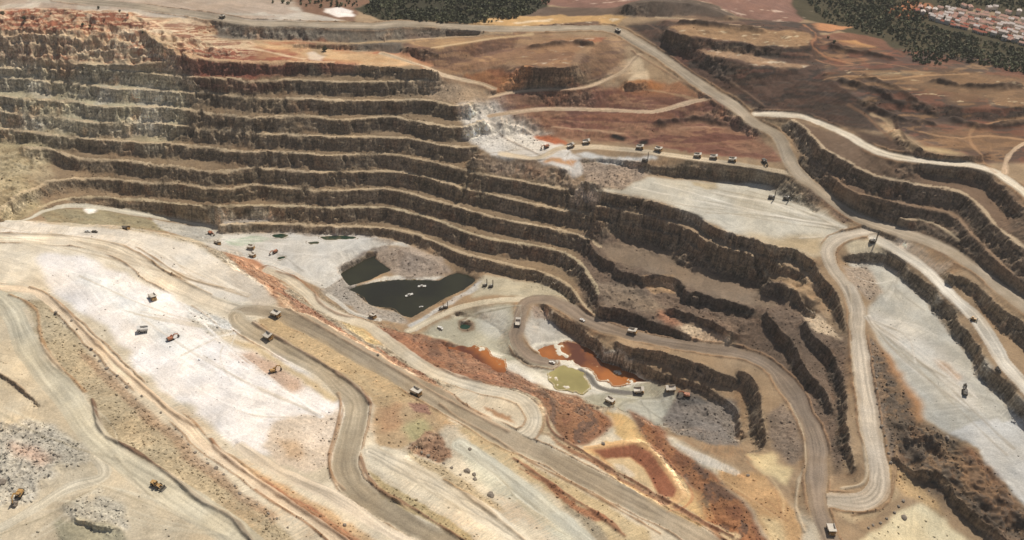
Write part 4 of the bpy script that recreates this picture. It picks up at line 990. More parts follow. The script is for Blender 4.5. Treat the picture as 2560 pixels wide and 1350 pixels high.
both([(1060,1072),(1112,1088),(1135,1140),(1100,1155),(1020,1130),(1040,1100)], (170,136,108), rub=0.9, soft=2)
both([(918,1108),(1000,1130),(1120,1202),(1260,1292),(1370,1380),(1240,1380),(1100,1270),(940,1172)], (222,209,184), soft=2)
both([(1000,1128),(1100,1160),(1200,1225),(1260,1280),(1220,1270),(1120,1205)], (196,176,142), rub=0.8, soft=3)
zone([(1150,1100),(1250,1155),(1360,1235),(1520,1380),(1420,1380),(1300,1262),(1190,1200)], (202,196,174), soft=5)
both([(1285,1150),(1330,1180),(1420,1240),(1530,1300),(1470,1300),(1380,1235)], (168,122,88), rub=0.8, soft=2)
both([(1400,1250),(1480,1300),(1560,1380),(1500,1380)], (160,146,122), rub=0.7)
both([(1230,1080),(1290,1105),(1350,1140),(1330,1150),(1260,1120)], (214,200,172), soft=2)
zone([(1220,1020),(1280,1040),(1290,1055),(1240,1040)], (176,140,106), soft=1.5)
both([(1325,985),(1370,1040),(1400,1090),(1480,1140),(1600,1205),(1740,1285),(1850,1350),(1820,1355),(1600,1225),(1420,1130),(1350,1080)], (196,174,140), rub=0.5, soft=2)
both([(1360,1085),(1480,1150),(1640,1235),(1800,1330),(1790,1335),(1600,1228),(1440,1140)], (160,116,86), rub=0.6, soft=1.2, mix=0.8)

both([(1526,340),(1535,334),(1552,340),(1564,347),(1560,355),(1548,352),(1530,346)], (44,40,38), soft=1, ragged=1.5)  # two small near-black patches of ground colour behind the bench road
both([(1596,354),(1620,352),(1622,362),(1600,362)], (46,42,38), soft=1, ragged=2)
# roads: compacted dust, polished by wheels
ROADC = {2:(230,213,186),3:(172,156,132),4:(176,160,134),5:(206,194,172),6:(230,207,176),7:(228,210,184),8:(200,191,168),9:(212,201,178),10:(152,135,117),11:(202,188,168),12:(174,159,138),13:(222,209,187),14:(200,172,140),15:(218,209,193),16:(204,186,158),17:(213,200,174),18:(132,126,117),19:(202,194,175),20:(198,172,140),21:(204,178,148),22:(223,214,198),23:(224,211,187),24:(204,198,178),25:(206,182,150)}
BERMC = {51:(176,152,124),41:(202,184,150),52:(206,184,152),53:(164,136,108),50:(214,182,142)}
gl0 = blur(slope, 2, 1)
flatness = 1 - sstep(0.12, 0.35, gl0)
tone = fbm(GX, GY, 60, 5, 131, 0.6)
patch = sstep(0.02, 0.16, fbm(GX + 14 * WARPX, GY + 14 * WARPY, 30, 5, 137, 0.65))
warm = fbm(GX, GY, 35, 4, 141, 0.6)
speck = (hash2(np.arange(NC)[None].repeat(NR, 0), np.arange(NR)[:, None].repeat(NC, 1), 5) - 0.5)
fgm = sstep(700, 560, GY)
mf = fbm(GX * 0.8 + 0.6 * GY + 10 * WARPX, (GY - 0.6 * GX) * 0.35, 26, 5, 721, 0.6)
tint = np.stack([1 + 0.04 * mf, 1 + 0 * mf, 1 - 0.05 * mf], -1)
CO = FLAT * (1 + (fgm * (0.16 * mf - 0.05))[..., None]) * (1 + fgm[..., None] * (tint - 1))
CO *= (1 + 0.12 * tone + 0.10 * (patch - 0.5) + flatness * 0.042 * ALONG + (1 - flatness) * 0.075 * DOWN + 0.10 * speck)[..., None]
# darker, browner spoil shows where dust has been washed off the slopes
wash = (sstep(0.2, 0.55, gl0) * sstep(-0.1, 0.5, fbm(GX, GY, 26, 4, 145, 0.6) + 0.15 * DOWN))[..., None]
CO = CO * (1 - 0.30 * wash) + (CO * lin((196,166,134)) * 1.6) * 0.30 * wash
for k, c in ROADC.items():
    m = LABEL == k
    base = lin(c)
    lat, arc = LAT[m], ARC[m]
    f = (1 + 0.16 * (vnoise(arc / 55 + 7.7 * k, lat * 0.6, 93) - 0.5) * 2) * (1 - 0.12 * sstep(0.62, 0.8, vnoise(arc / 30 + 2.1 * k, lat * 0.9, 94))) + 0.20 * (vnoise(lat * 4.5 + 9.1 * k, arc / 90 + 3.3 * k, 90) - 0.5) * 2 + 0.14 * (vnoise(lat * 11 + 5.7 * k, arc / 45, 91) - 0.5) * 2 + 0.03 * ALONG[m]
    edge = sstep(0.5, 1.05, np.abs(lat) + 0.5 * (vnoise(arc / 12, lat * 2, 92) - 0.5))[:, None]
    CO[m] = (base * f[:, None]) * (1 - 0.7 * edge) + (CO[m] * 0.6 + base * 0.4) * 0.7 * edge
for k in range(40, 55):
    m = LABEL == k
    CO[m] = CO[m] * 0.2 + lin(BERMC.get(k, (206,184,150))) * 0.8 * (1 + 0.05 * ALONG[m] + 0.12 * tone[m])[:, None]
for sl, m, c in RIDGES:
    m = np.clip(m * np.where(LABEL[sl] > 0, 0.45, 1.0), 0, 1)[..., None]
    CO[sl] = CO[sl] * (1 - m) + lin(c) * m
bd = (sstep(0.2, 0.8, BUND) * 0.65)[..., None]
CO = CO * (1 - bd) + lin((172,138,104)) * bd
CO *= np.stack([1 + 0.05 * warm, 1 + 0 * warm, 1 - 0.08 * warm], -1)
# rock faces: ribs, stains, weathered crest, dust caught on ledges
fv = fbm(GX, GY, 40, 4, 151, 0.6)
FACE *= np.clip(1 + 0.30 * fv + 0.09 * DOWN + 0.55 * BX2 + 0.5 * BY1, 0.35, 1.9)[..., None]
oli = (sstep(0.0, 0.5, fbm(GX, GY, 70, 4, 173, 0.6)) * 0.5)[..., None]
FACE = FACE * (1 - oli) + FACE * lin((246,246,214)) * 1.15 * oli
och = (sstep(0.15, 0.55, fbm(GX, GY, 22, 4, 171, 0.65)) * 0.55)[..., None]
FACE = FACE * (1 - och) + FACE * lin((232,178,128)) * 1.9 * och
crest = (sstep(0.6, 3.2, HIGH + 1.2 * fbm(GX, GY, 10, 3, 181)) * 0.6)[..., None]
FACE = FACE * (1 - crest) + FLAT * 0.75 * crest
ledge = (sstep(0.9, 1.7, DOWN + 0.8 * fbm(GX, GY, 12, 2, 191)) * 0.5)[..., None]
FACE = FACE * (1 - ledge) + FLAT * 0.8 * ledge
fl_ = (FACE @ np.array([0.3, 0.55, 0.15]))[..., None]
FACE = 1.28 * (fl_ * np.array([1.04, 1.0, 0.91]) + (FACE - fl_) * 0.65)
CO = CO * (1 - ST[..., None]) + FACE * ST[..., None]
lum = (CO @ np.array([0.3, 0.55, 0.15]))[..., None]
CO = lum + (CO - lum) * 0.88
RUB *= np.where(isroad, 0.0, 1.0)
Z += RUB * (1 - near_road) * (1.1 * np.abs(fbm(GX, GY, 5, 3, 161, 0.7)) - 0.25)
CO = np.maximum(CO, 0.01) ** 1.16
CO = np.clip(CO, 0.01, 0.88).astype(np.float32)
# ------------------------------------------------------------------ terrain meshes
def set_label(o, label=None, cat=None, group=None, kind=None):
    if label: o['label'] = label
    if cat: o['category'] = cat
    if group: o['group'] = group
    if kind: o['kind'] = kind
    return o

def grid_mesh(name, facemask, mat):
    jj, ii = np.nonzero(facemask)
    q = np.stack([jj * NC + ii, jj * NC + ii + 1, (jj + 1) * NC + ii + 1, (jj + 1) * NC + ii], 1)
    ids, inv = np.unique(q, return_inverse=True)
    inv = inv.reshape(q.shape)
    co = np.stack([GX.ravel()[ids], GY.ravel()[ids], Z.ravel()[ids]], 1).astype(np.float32)
    me = bpy.data.meshes.new(name)
    me.vertices.add(len(ids))
    me.vertices.foreach_set('co', co.ravel())
    me.loops.add(q.size)
    me.loops.foreach_set('vertex_index', inv.ravel().astype(np.int32))
    me.polygons.add(len(q))
    me.polygons.foreach_set('loop_start', np.arange(0, q.size, 4, dtype=np.int32))
    me.update(calc_edges=True)
    a = me.color_attributes.new('ground', 'FLOAT_COLOR', 'POINT')
    a.data.foreach_set('color', np.concatenate([CO.reshape(-1, 3)[ids], np.ones((len(ids), 1))], 1).astype(np.float32).ravel())
    for nm, A in (('steep', ST), ('rubble', RUB)):
        b = me.attributes.new(nm, 'FLOAT', 'POINT')
        b.data.foreach_set('value', A.ravel()[ids].astype(np.float32))
    me.materials.append(mat)
    o = bpy.data.objects.new(name, me)
    COL.objects.link(o)
    o['kind'] = 'structure'
    return o

def N(t, kind, **kw):
    n = t.nodes.new(kind)
    for k, v in kw.items():
        if k in n.inputs:
            n.inputs[k].default_value = v
        else:
            setattr(n, k, v)
    return n

def ground_material():
    m = bpy.data.materials.new('mine_ground')
    m.use_nodes = True
    t = m.node_tree
    t.nodes.clear()
    L = t.links.new
    out = N(t, 'ShaderNodeOutputMaterial')
    bs = N(t, 'ShaderNodeBsdfPrincipled', Roughness=0.95)
    bs.inputs['Specular IOR Level'].default_value = 0.15
    L(bs.outputs[0], out.inputs[0])
    ca = N(t, 'ShaderNodeAttribute', attribute_name='ground')
    sa = N(t, 'ShaderNodeAttribute', attribute_name='steep')
    ra = N(t, 'ShaderNodeAttribute', attribute_name='rubble')
    geo = N(t, 'ShaderNodeNewGeometry')
    def noise(scale, detail, vec=None, rough=0.55):
        n = N(t, 'ShaderNodeTexNoise', Scale=scale, Detail=detail, Roughness=rough)
        L(vec if vec else geo.outputs['Position'], n.inputs['Vector'])
        return n.outputs['Fac']
    def ramp(f, a, b, lo, hi):
        n = N(t, 'ShaderNodeMapRange')
        n.inputs['From Min'].default_value = a; n.inputs['From Max'].default_value = b
        n.inputs['To Min'].default_value = lo; n.inputs['To Max'].default_value = hi
        L(f, n.inputs['Value'])
        return n.outputs['Result']
    def mul(a, b):
        n = N(t, 'ShaderNodeMath', operation='MULTIPLY'); L(a, n.inputs[0]); L(b, n.inputs[1]); return n.outputs[0]
    def mixf(f, a, b):
        n = N(t, 'ShaderNodeMix', data_type='FLOAT'); L(f, n.inputs[0])
        for s, v in ((n.inputs[2], a), (n.inputs[3], b)):
            if isinstance(v, (int, float)): s.default_value = v
            else: L(v, s)
        return n.outputs[0]
    mp = N(t, 'ShaderNodeMapping'); mp.inputs['Scale'].default_value = (1, 1, 0.8)
    L(geo.outputs['Position'], mp.inputs['Vector'])
    broad = ramp(noise(0.05, 6), 0.3, 0.7, 0.86, 1.14)
    fine = ramp(noise(0.8, 3), 0.3, 0.7, 0.90, 1.10)
    streak = ramp(noise(0.45, 4, mp.outputs[0], 0.7), 0.36, 0.66, 0.5, 1.9)
    vo = N(t, 'ShaderNodeTexVoronoi', Scale=0.75, Randomness=1.0)
    L(geo.outputs['Position'], vo.inputs['Vector'])
    sx = N(t, 'ShaderNodeSeparateColor'); L(vo.outputs['Color'], sx.inputs[0])
    speck = mul(ramp(sx.outputs[0], 0.0, 1.0, 0.78, 1.2), ramp(noise(0.35, 3), 0.34, 0.66, 0.8, 1.2))
    v = mul(mul(broad, fine), mixf(sa.outputs['Fac'], 1.0, streak))
    mb = N(t, 'ShaderNodeMapping'); mb.inputs['Scale'].default_value = (0.03, 0.03, 0.45)
    L(geo.outputs['Position'], mb.inputs['Vector'])
    v = mul(v, mixf(sa.outputs['Fac'], 1.0, ramp(noise(1.0, 4, mb.outputs[0]), 0.35, 0.65, 0.72, 1.32)))
    v = mul(v, mixf(ra.outputs['Fac'], 1.0, speck))
    vm = N(t, 'ShaderNodeVectorMath', operation='SCALE')
    L(ca.outputs['Color'], vm.inputs[0]); L(v, vm.inputs['Scale'])
    # ochre and pale stains running down the faces
    st2 = ramp(noise(0.07, 4, mp.outputs[0]), 0.55, 0.72, 0.0, 0.3)
    mx = N(t, 'ShaderNodeMix', data_type='RGBA')
    L(mul(st2, sa.outputs['Fac']), mx.inputs[0]); L(vm.outputs[0], mx.inputs[6])
    mx.inputs[7].default_value = (0.30, 0.19, 0.105, 1)
    L(mx.outputs[2], bs.inputs['Base Color'])
    bp = N(t, 'ShaderNodeBump', Strength=0.5, Distance=0.5)
    L(noise(0.7, 4), bp.inputs['Height'])
    L(bp.outputs[0], bs.inputs['Normal'])
    return m

MAT_GROUND = ground_material()
fl = np.maximum(np.maximum(LABEL[:-1, :-1], LABEL[1:, :-1]), np.maximum(LABEL[:-1, 1:], LABEL[1:, 1:]))
steepf = (ST[:-1, :-1] + ST[1:, :-1] + ST[:-1, 1:] + ST[1:, 1:]) / 4 > 0.5
done = np.zeros(fl.shape, bool)
ROAD_NAMES = {19: 'pit_ramp', 14: 'dirt_track', 20: 'dirt_track', 21: 'dirt_track', 22: 'dirt_track'}
for k in range(1, 40):
    m = fl == k
    if m.any():
        grid_mesh(ROAD_NAMES.get(k, 'haul_road'), m, MAT_GROUND)
        done |= m
for k in range(40, 60):
    m = (fl == k) & ~steepf
    if m.any():
        grid_mesh('bench_path', m, MAT_GROUND)
        done |= m
m = steepf & ~done
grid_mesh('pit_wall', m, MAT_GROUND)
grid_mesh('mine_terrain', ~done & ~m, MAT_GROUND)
# ------------------------------------------------------------------ water
def water_material(name, c1, c2, scale, rough=0.12):
    m = bpy.data.materials.new(name)
    m.use_nodes = True
    t = m.node_tree
    bs = t.nodes['Principled BSDF']
    geo = N(t, 'ShaderNodeNewGeometry')
    n = N(t, 'ShaderNodeTexNoise', Scale=scale, Detail=4)
    t.links.new(geo.outputs['Position'], n.inputs['Vector'])
    cr = N(t, 'ShaderNodeValToRGB')
    cr.color_ramp.elements[0].position, cr.color_ramp.elements[1].position = 0.38, 0.62
    cr.color_ramp.elements[0].color = (*c1, 1); cr.color_ramp.elements[1].color = (*c2, 1)
    t.links.new(n.outputs['Fac'], cr.inputs[0])
    da = N(t, 'ShaderNodeAttribute', attribute_name='depth')
    mr = N(t, 'ShaderNodeMapRange'); mr.inputs['From Min'].default_value = 0.02; mr.inputs['From Max'].default_value = 0.4
    t.links.new(da.outputs['Fac'], mr.inputs['Value'])
    mx = N(t, 'ShaderNodeMix', data_type='RGBA')
    t.links.new(mr.outputs['Result'], mx.inputs[0])
    mx.inputs[6].default_value = (*(0.45 * np.asarray(c2) + 0.55 * lin((176,150,112))), 1)
    t.links.new(cr.outputs[0], mx.inputs[7])
    t.links.new(mx.outputs[2], bs.inputs['Base Color'])
    bs.inputs['Roughness'].default_value = rough
    bs.inputs['IOR'].default_value = 1.33
    return m
W_GREEN = water_material('lake_water', lin((38,38,30)), lin((52,52,36)), 0.02)
W_ORANGE = water_material('acid_pond_water', lin((98,58,42)), lin((172,106,54)), 0.025)
W_OLIVE = water_material('olive_pond_water', lin((140,130,84)), lin((172,160,104)), 0.03)
W_DARK = water_material('seep_water', lin((30,58,44)), lin((48,62,50)), 0.05)
WDEF = [('lake', W_GREEN), ('lake', W_GREEN), ('pond', W_ORANGE), ('pond', W_OLIVE), ('pond', W_ORANGE), ('pond', W_DARK), ('puddle', W_DARK), ('puddle', W_DARK), ('puddle', W_DARK), ('puddle', W_DARK)]
for (sl, m, level), (nm, mat) in zip(WATER, WDEF):
    big = m > 0.18
    fm = big[:-1, :-1] | big[1:, :-1] | big[:-1, 1:] | big[1:, 1:]
    jj, ii = np.nonzero(fm)
    nc = m.shape[1]
    q = np.stack([jj * nc + ii, jj * nc + ii + 1, (jj + 1) * nc + ii + 1, (jj + 1) * nc + ii], 1)
    ids, inv = np.unique(q, return_inverse=True)
    co = np.stack([GX[sl].ravel()[ids], GY[sl].ravel()[ids], np.full(len(ids), level)], 1)
    me = bpy.data.meshes.new(nm)
    me.from_pydata(co.tolist(), [], inv.reshape(q.shape).tolist())
    dp = me.attributes.new('depth', 'FLOAT', 'POINT')
    dp.data.foreach_set('value', np.clip(level - Z[sl].ravel()[ids], 0, 3).astype(np.float32))
    me.materials.append(mat)
    o = bpy.data.objects.new(nm, me)
    COL.objects.link(o)
    o['kind'] = 'structure'
# ------------------------------------------------------------------ object helpers
def pbr(name, srgb, rough=0.6, metal=0.0, var=0.18, scale=1.5, dust=0.0):
    m = bpy.data.materials.new(name)
    m.use_nodes = True
    t = m.node_tree
    bs = t.nodes['Principled BSDF']
    bs.inputs['Roughness'].default_value = rough
    bs.inputs['Metallic'].default_value = metal
    tc = N(t, 'ShaderNodeTexCoord')
    n = N(t, 'ShaderNodeTexNoise', Scale=scale, Detail=4)
    t.links.new(tc.outputs['Object'], n.inputs['Vector'])
    c = lin(srgb)
    d = lin((196,178,150))
    cr = N(t, 'ShaderNodeValToRGB')
    cr.color_ramp.elements[0].position, cr.color_ramp.elements[1].position = 0.3, 0.7
    cr.color_ramp.elements[0].color = (*(c * (1 - var)), 1)
    cr.color_ramp.elements[1].color = (*((c * (1 + var)) * (1 - dust) + d * dust), 1)
    t.links.new(n.outputs['Fac'], cr.inputs[0])
    t.links.new(cr.outputs[0], bs.inputs['Base Color'])
    return m
M_YEL = pbr('machine_yellow', (188,138,52), 0.5, dust=0.5)
M_BED = pbr('pale_steel_body', (198,190,177), 0.6, var=0.14, dust=0.35)
M_DARK = pbr('dark_steel', (52,48,44), 0.6, dust=0.2)
M_TYRE = pbr('tyre_rubber', (34,32,30), 0.85)
M_GLASS = pbr('tinted_glass', (30,38,42), 0.12, var=0.05)
M_WHITE = pbr('white_paint', (226,224,218), 0.45, var=0.06, dust=0.2)
M_RED = pbr('orange_red_paint', (176,92,48), 0.5, dust=0.4)
M_GREY = pbr('dusty_or_ghosted_grey', (196,194,190), 0.7, var=0.06, dust=0.3)
M_ROCK = pbr('boulder_rock', (138,126,112), 0.95, var=0.35, scale=0.7)
M_ROOF = pbr('clay_roof', (172,96,72), 0.85, var=0.25, scale=0.12)
M_WALL = pbr('lime_wall', (226,216,202), 0.85, var=0.10, scale=0.12)
M_TRUNK = pbr('bark', (74,58,44), 0.95)

class MB:
    def __init__(s): s.v, s.f = [], []
    def add(s, v, f):
        k = len(s.v); s.v += [tuple(p) for p in v]; s.f += [tuple(i + k for i in q) for q in f]; return s
    def box(s, x0, x1, y0, y1, z0, z1, tx=0.0, ty=0.0):
        """box whose top is drawn in by tx, ty"""
        return s.add([(x0,y0,z0),(x1,y0,z0),(x1,y1,z0),(x0,y1,z0),(x0+tx,y0+ty,z1),(x1-tx,y0+ty,z1),(x1-tx,y1-ty,z1),(x0+tx,y1-ty,z1)],
                     [(0,3,2,1),(4,5,6,7),(0,1,5,4),(1,2,6,5),(2,3,7,6),(3,0,4,7)])
    def prism(s, prof, y0, y1):
        """extrude an x-z outline from y0 to y1"""
        n = len(prof)
        return s.add([(x, y0, z) for x, z in prof] + [(x, y1, z) for x, z in prof],
                     [tuple(range(n))[::-1], tuple(range(n, 2 * n))] + [(k, (k + 1) % n, n + (k + 1) % n, n + k) for k in range(n)])
    def wheel(s, x, y, z, r, w, n=14, inset=0.0):
        v = []
        for yy, rr in ((y - w / 2, r * 0.86), (y - w / 2 + 0.12 * w, r), (y + w / 2 - 0.12 * w, r), (y + w / 2, r * 0.86)):
            v += [(x + rr * math.cos(2 * math.pi * k / n), yy, z + rr * math.sin(2 * math.pi * k / n)) for k in range(n)]
        f = [(a * n + k, (a + 1) * n + k, (a + 1) * n + (k + 1) % n, a * n + (k + 1) % n) for a in range(3) for k in range(n)]
        f += [tuple(range(n)), tuple(range(3 * n, 4 * n))[::-1]]
        return s.add(v, f)
    def bar(s, p, q, w, h=None):
        p, q = Vector(p), Vector(q); h = h or w
        d = (q - p).normalized()
        a = d.cross(Vector((0, 1, 0)))
        a = (a if a.length > 0.1 else d.cross(Vector((1, 0, 0)))).normalized()
        b = d.cross(a)
        c = [(-1,-1),(1,-1),(1,1),(-1,1)]
        v = [e + a * i * h / 2 + b * j * w / 2 for e in (p, q) for i, j in c]
        return s.add(v, [(0,1,2,3),(7,6,5,4),(0,4,5,1),(1,5,6,2),(2,6,7,3),(3,7,4,0)])
    def mesh(s, name, mat):
        me = bpy.data.meshes.new(name)
        me.from_pydata(s.v, [], s.f)
        me.validate()
        bm = bmesh.new(); bm.from_mesh(me); bmesh.ops.recalc_face_normals(bm, faces=bm.faces); bm.to_mesh(me); bm.free()
        me.materials.append(mat)
        return me

def thing(name, parts):
    """parts: (name, mesh, parent index or None) -> prototype description"""
    return (name, parts)

def spawn(proto, M, label, cat, group=None):
    name, parts = proto
    root = bpy.data.objects.new(name, None)
    root.empty_display_size = 0.5
    COL.objects.link(root)
    root.matrix_world = M
    set_label(root, label, cat, group)
    made = []
    for nm, me, par in parts:
        o = bpy.data.objects.new(nm, me)
        COL.objects.link(o)
        o.parent = root if par is None else made[par]
        made.append(o)
    return root

Zsm = blur(Z, 3, 1)
def stand(px, py, dx=1.0, dy=0.0, scale=1.0, lift=0.0, upright=False):
    """matrix for a thing standing on the ground at a survey mark, heading towards the mark dx, dy further on"""
    P = drop([px, px + 12 * dx, px], [py, py + 12 * dy, py])
    p = Vector(P[0])
    h = math.atan2(P[1][1] - P[0][1], P[1][0] - P[0][0])
    e = 4.0
    nx = (sample(Zsm, np.array([p.x + e]), np.array([p.y])) - sample(Zsm, np.array([p.x - e]), np.array([p.y])))[0] / (2 * e)
    ny = (sample(Zsm, np.array([p.x]), np.array([p.y + e])) - sample(Zsm, np.array([p.x]), np.array([p.y - e])))[0] / (2 * e)
    n = Vector((-nx, -ny, 1)).normalized() if not upright else Vector((0, 0, 1))
    f = Vector((math.cos(h), math.sin(h), 0)); f = (f - n * f.dot(n)).normalized()
    l = n.cross(f)
    R = Matrix((f, l, n)).transposed().to_4x4()
    z = sample(Zsm, np.array([p.x]), np.array([p.y]))[0]
    return Matrix.Translation((p.x, p.y, z + lift)) @ R @ Matrix.Scale(scale, 4)

def truck_proto(body, frame):
    P = []
    P.append(('chassis', MB().box(-4.2, 4.0, -0.9, 0.9, 1.3, 2.3).box(2.6, 4.9, -2.5, 2.5, 1.3, 3.3, 0.15, 0.1).box(3.4, 5.2, -2.7, 2.7, 0.9, 1.5).box(-4.0, -3.0, -1.6, 1.6, 1.2, 2.2).mesh('chassis', frame), None))
    P.append(('cab', MB().box(2.4, 4.3, 0.5, 2.4, 3.3, 5.0, 0.15, 0.1).mesh('cab', frame), None))
    P.append(('window', MB().box(3.95, 4.32, 0.7, 2.2, 3.9, 4.75).box(2.7, 4.0, 2.3, 2.43, 3.9, 4.75).mesh('window', M_GLASS), 1))
    b = MB()
    b.prism([(-5.2, 3.1), (-4.9, 2.7), (-1.0, 2.35), (1.9, 2.7), (2.4, 4.9), (2.15, 5.0), (1.6, 3.0), (-1.0, 2.65), (-4.9, 3.1)], -3.0, 3.0)
    for s in (-1, 1):
        b.prism([(-5.4, 3.3), (-4.9, 2.7), (-1.0, 2.35), (1.9, 2.7), (2.4, 5.0), (-4.6, 4.6)], s * 3.0 - 0.12, s * 3.0 + 0.12)
    b.prism([(2.2, 4.95), (5.0, 5.35), (5.0, 5.5), (2.2, 5.15)], -3.1, 3.1)
    for y in (-2.2, -0.7, 0.7, 2.2):
        b.box(-4.6, 1.6, y - 0.12, y + 0.12, 2.2, 2.5)
    P.append(('dump_body', b.mesh('dump_body', body), None))
    P.append(('fuel_tank', MB().box(-0.6, 1.4, -2.2, -1.1, 1.1, 2.0, 0.1, 0.1).mesh('fuel_tank', M_DARK), None))
    for x, y, w in ((3.0, -2.3, 1.0), (3.0, 2.3, 1.0), (-2.9, -2.55, 0.9), (-2.9, -1.55, 0.9), (-2.9, 1.55, 0.9), (-2.9, 2.55, 0.9)):
        k = len(P)
        P.append(('wheel', MB().wheel(x, y, 1.3, 1.35, w).mesh('wheel', M_TYRE), None))
        P.append(('rim', MB().wheel(x, y + math.copysign(w / 2 + 0.02, y), 1.3, 0.62, 0.12, 10).mesh('rim', frame), k))
    for y in (-1.9, 1.9):
        P.append(('headlight', MB().box(5.15, 5.3, y - 0.3, y + 0.3, 1.7, 2.05).mesh('headlight', M_WHITE), 0))
    return ('haul_truck', P)
def tracks(P, half, w, L, h, mat):
    for s in (-1, 1):
        y0, y1 = sorted((s * half, s * (half + w)))
        P.append(('track', MB().prism([(-L/2, h*0.4), (-L/2+0.5, 0), (L/2-0.5, 0), (L/2, h*0.4), (L/2-0.4, h), (-L/2+0.4, h)], y0, y1).mesh('track', mat), None))
def excavator_proto(paint, reach=1.0, low=False):
    P = []
    tracks(P, 1.3, 0.9, 6.0, 1.5, M_TYRE)
    P.append(('undercarriage', MB().box(-1.6, 1.6, -1.4, 1.4, 0.7, 1.6).mesh('undercarriage', M_DARK), None))
    P.append(('upper_body', MB().box(-3.4, 1.8, -1.9, 1.9, 1.6, 3.5, 0.1, 0.15).box(-2.6, -0.4, -1.5, 1.5, 3.5, 3.9, 0.3, 0.3).mesh('upper_body', paint), None))
    P.append(('counterweight', MB().box(-4.3, -3.3, -1.9, 1.9, 1.5, 3.3, 0.15, 0.2).mesh('counterweight', M_DARK), None))
    P.append(('cab', MB().box(0.2, 2.3, 0.6, 1.95, 1.7, 4.6, 0.12, 0.1).mesh('cab', paint), None))
    P.append(('window', MB().box(2.1, 2.36, 0.75, 1.8, 2.9, 4.3).box(0.5, 1.9, 1.86, 2.0, 2.9, 4.3).mesh('window', M_GLASS), 5))
    bz = 5.6 if low else 7.4
    P.append(('boom', MB().bar((1.2, -0.3, 2.4), (3.8, -0.3, bz), 0.7, 1.1).bar((3.6, -0.3, bz - 0.1), (7.2 * reach, -0.3, bz - 1.2), 0.65, 0.9).mesh('boom', paint), None))
    P.append(('stick', MB().bar((6.6 * reach, -0.3, bz - 0.6), (8.2 * reach, -0.3, 2.2), 0.55, 0.7).mesh('stick', paint), None))
    P.append(('bucket', MB().prism([(7.4*reach, 2.3), (8.6*reach, 2.4), (8.8*reach, 1.2), (8.0*reach, 0.5), (7.0*reach, 0.9)], -1.3, 0.8).mesh('bucket', M_DARK), 7))
    P.append(('hydraulic_ram', MB().bar((1.8, 0.2, 2.2), (3.9, 0.2, bz - 1.0), 0.28).mesh('hydraulic_ram', M_GREY), 6))
    return ('excavator', P)
def drill_proto(paint):
    P = []
    tracks(P, 1.0, 0.7, 5.0, 1.2, M_TYRE)
    P.append(('deck', MB().box(-3.4, 2.6, -1.6, 1.6, 1.2, 2.0).box(-3.2, 0.6, -1.4, 1.4, 2.0, 3.6, 0.1, 0.1).mesh('deck', paint), None))
    P.append(('cab', MB().box(1.0, 2.5, 0.3, 1.6, 2.0, 4.2, 0.1, 0.1).mesh('cab', M_WHITE), None))
    P.append(('window', MB().box(2.38, 2.56, 0.45, 1.45, 2.9, 3.9).mesh('window', M_GLASS), 3))
    m = MB()
    for x in (2.7, 3.5):
        for y in (-0.9, -0.1):
            m.bar((x, y, 0.3), (x, y, 13.5), 0.2)
    for k in range(9):
        z = 1.0 + k * 1.4
        m.bar((2.7, -0.9, z), (3.5, -0.9, z + 1.4), 0.12).bar((2.7, -0.1, z + 1.4), (3.5, -0.1, z), 0.12).bar((2.7, -0.9, z), (2.7, -0.1, z + 1.4), 0.12)
    P.append(('mast', m.mesh('mast', M_DARK), None))
    P.append(('drill_pipe', MB().wheel(3.1, 0, 0, 0.2, 1.0, 8).mesh('drill_pipe', M_DARK), None))
    P[-1] = ('drill_pipe', MB().bar((3.1, -0.5, 0.0), (3.1, -0.5, 12.5), 0.35).mesh('drill_pipe', M_DARK), 5)
    for x, y in ((-3.1, -1.3), (-3.1, 1.3), (2.9, 1.3)):
        P.append(('jack', MB().bar((x, y, 0.0), (x, y, 2.0), 0.35).mesh('jack', M_DARK), None))
    return ('drill_rig', P)
def loader_proto(paint):
    P = [('rear_frame', MB().box(-4.2, -0.4, -1.3, 1.3, 1.2, 2.9, 0.1, 0.15).mesh('rear_frame', paint), None),
         ('front_frame', MB().box(-0.3, 2.4, -0.8, 0.8, 1.0, 2.0).bar((0.9, -0.9, 2.1), (4.2, -0.9, 1.2), 0.35, 0.6).bar((0.9, 0.9, 2.1), (4.2, 0.9, 1.2), 0.35, 0.6).mesh('front_frame', paint), None),
         ('cab', MB().box(-1.3, 0.5, -0.9, 0.9, 2.6, 4.5, 0.15, 0.1).mesh('cab', paint), None),
         ('window', MB().box(-0.9, 0.44, -0.96, 0.96, 3.3, 4.2).mesh('window', M_GLASS), 2),
         ('bucket', MB().prism([(4.0, 1.9), (4.3, 0.3), (5.8, 0.2), (4.9, 0.6), (4.6, 1.9)], -2.0, 2.0).mesh('bucket', M_DARK), None)]
    for x in (-2.9, 1.6):
        for y in (-1.5, 1.5):
            k = len(P)
            P.append(('wheel', MB().wheel(x, y, 1.05, 1.1, 0.9).mesh('wheel', M_TYRE), None))
            P.append(('rim', MB().wheel(x, y + math.copysign(0.47, y), 1.05, 0.5, 0.1, 10).mesh('rim', paint), k))
    return ('wheel_loader', P)
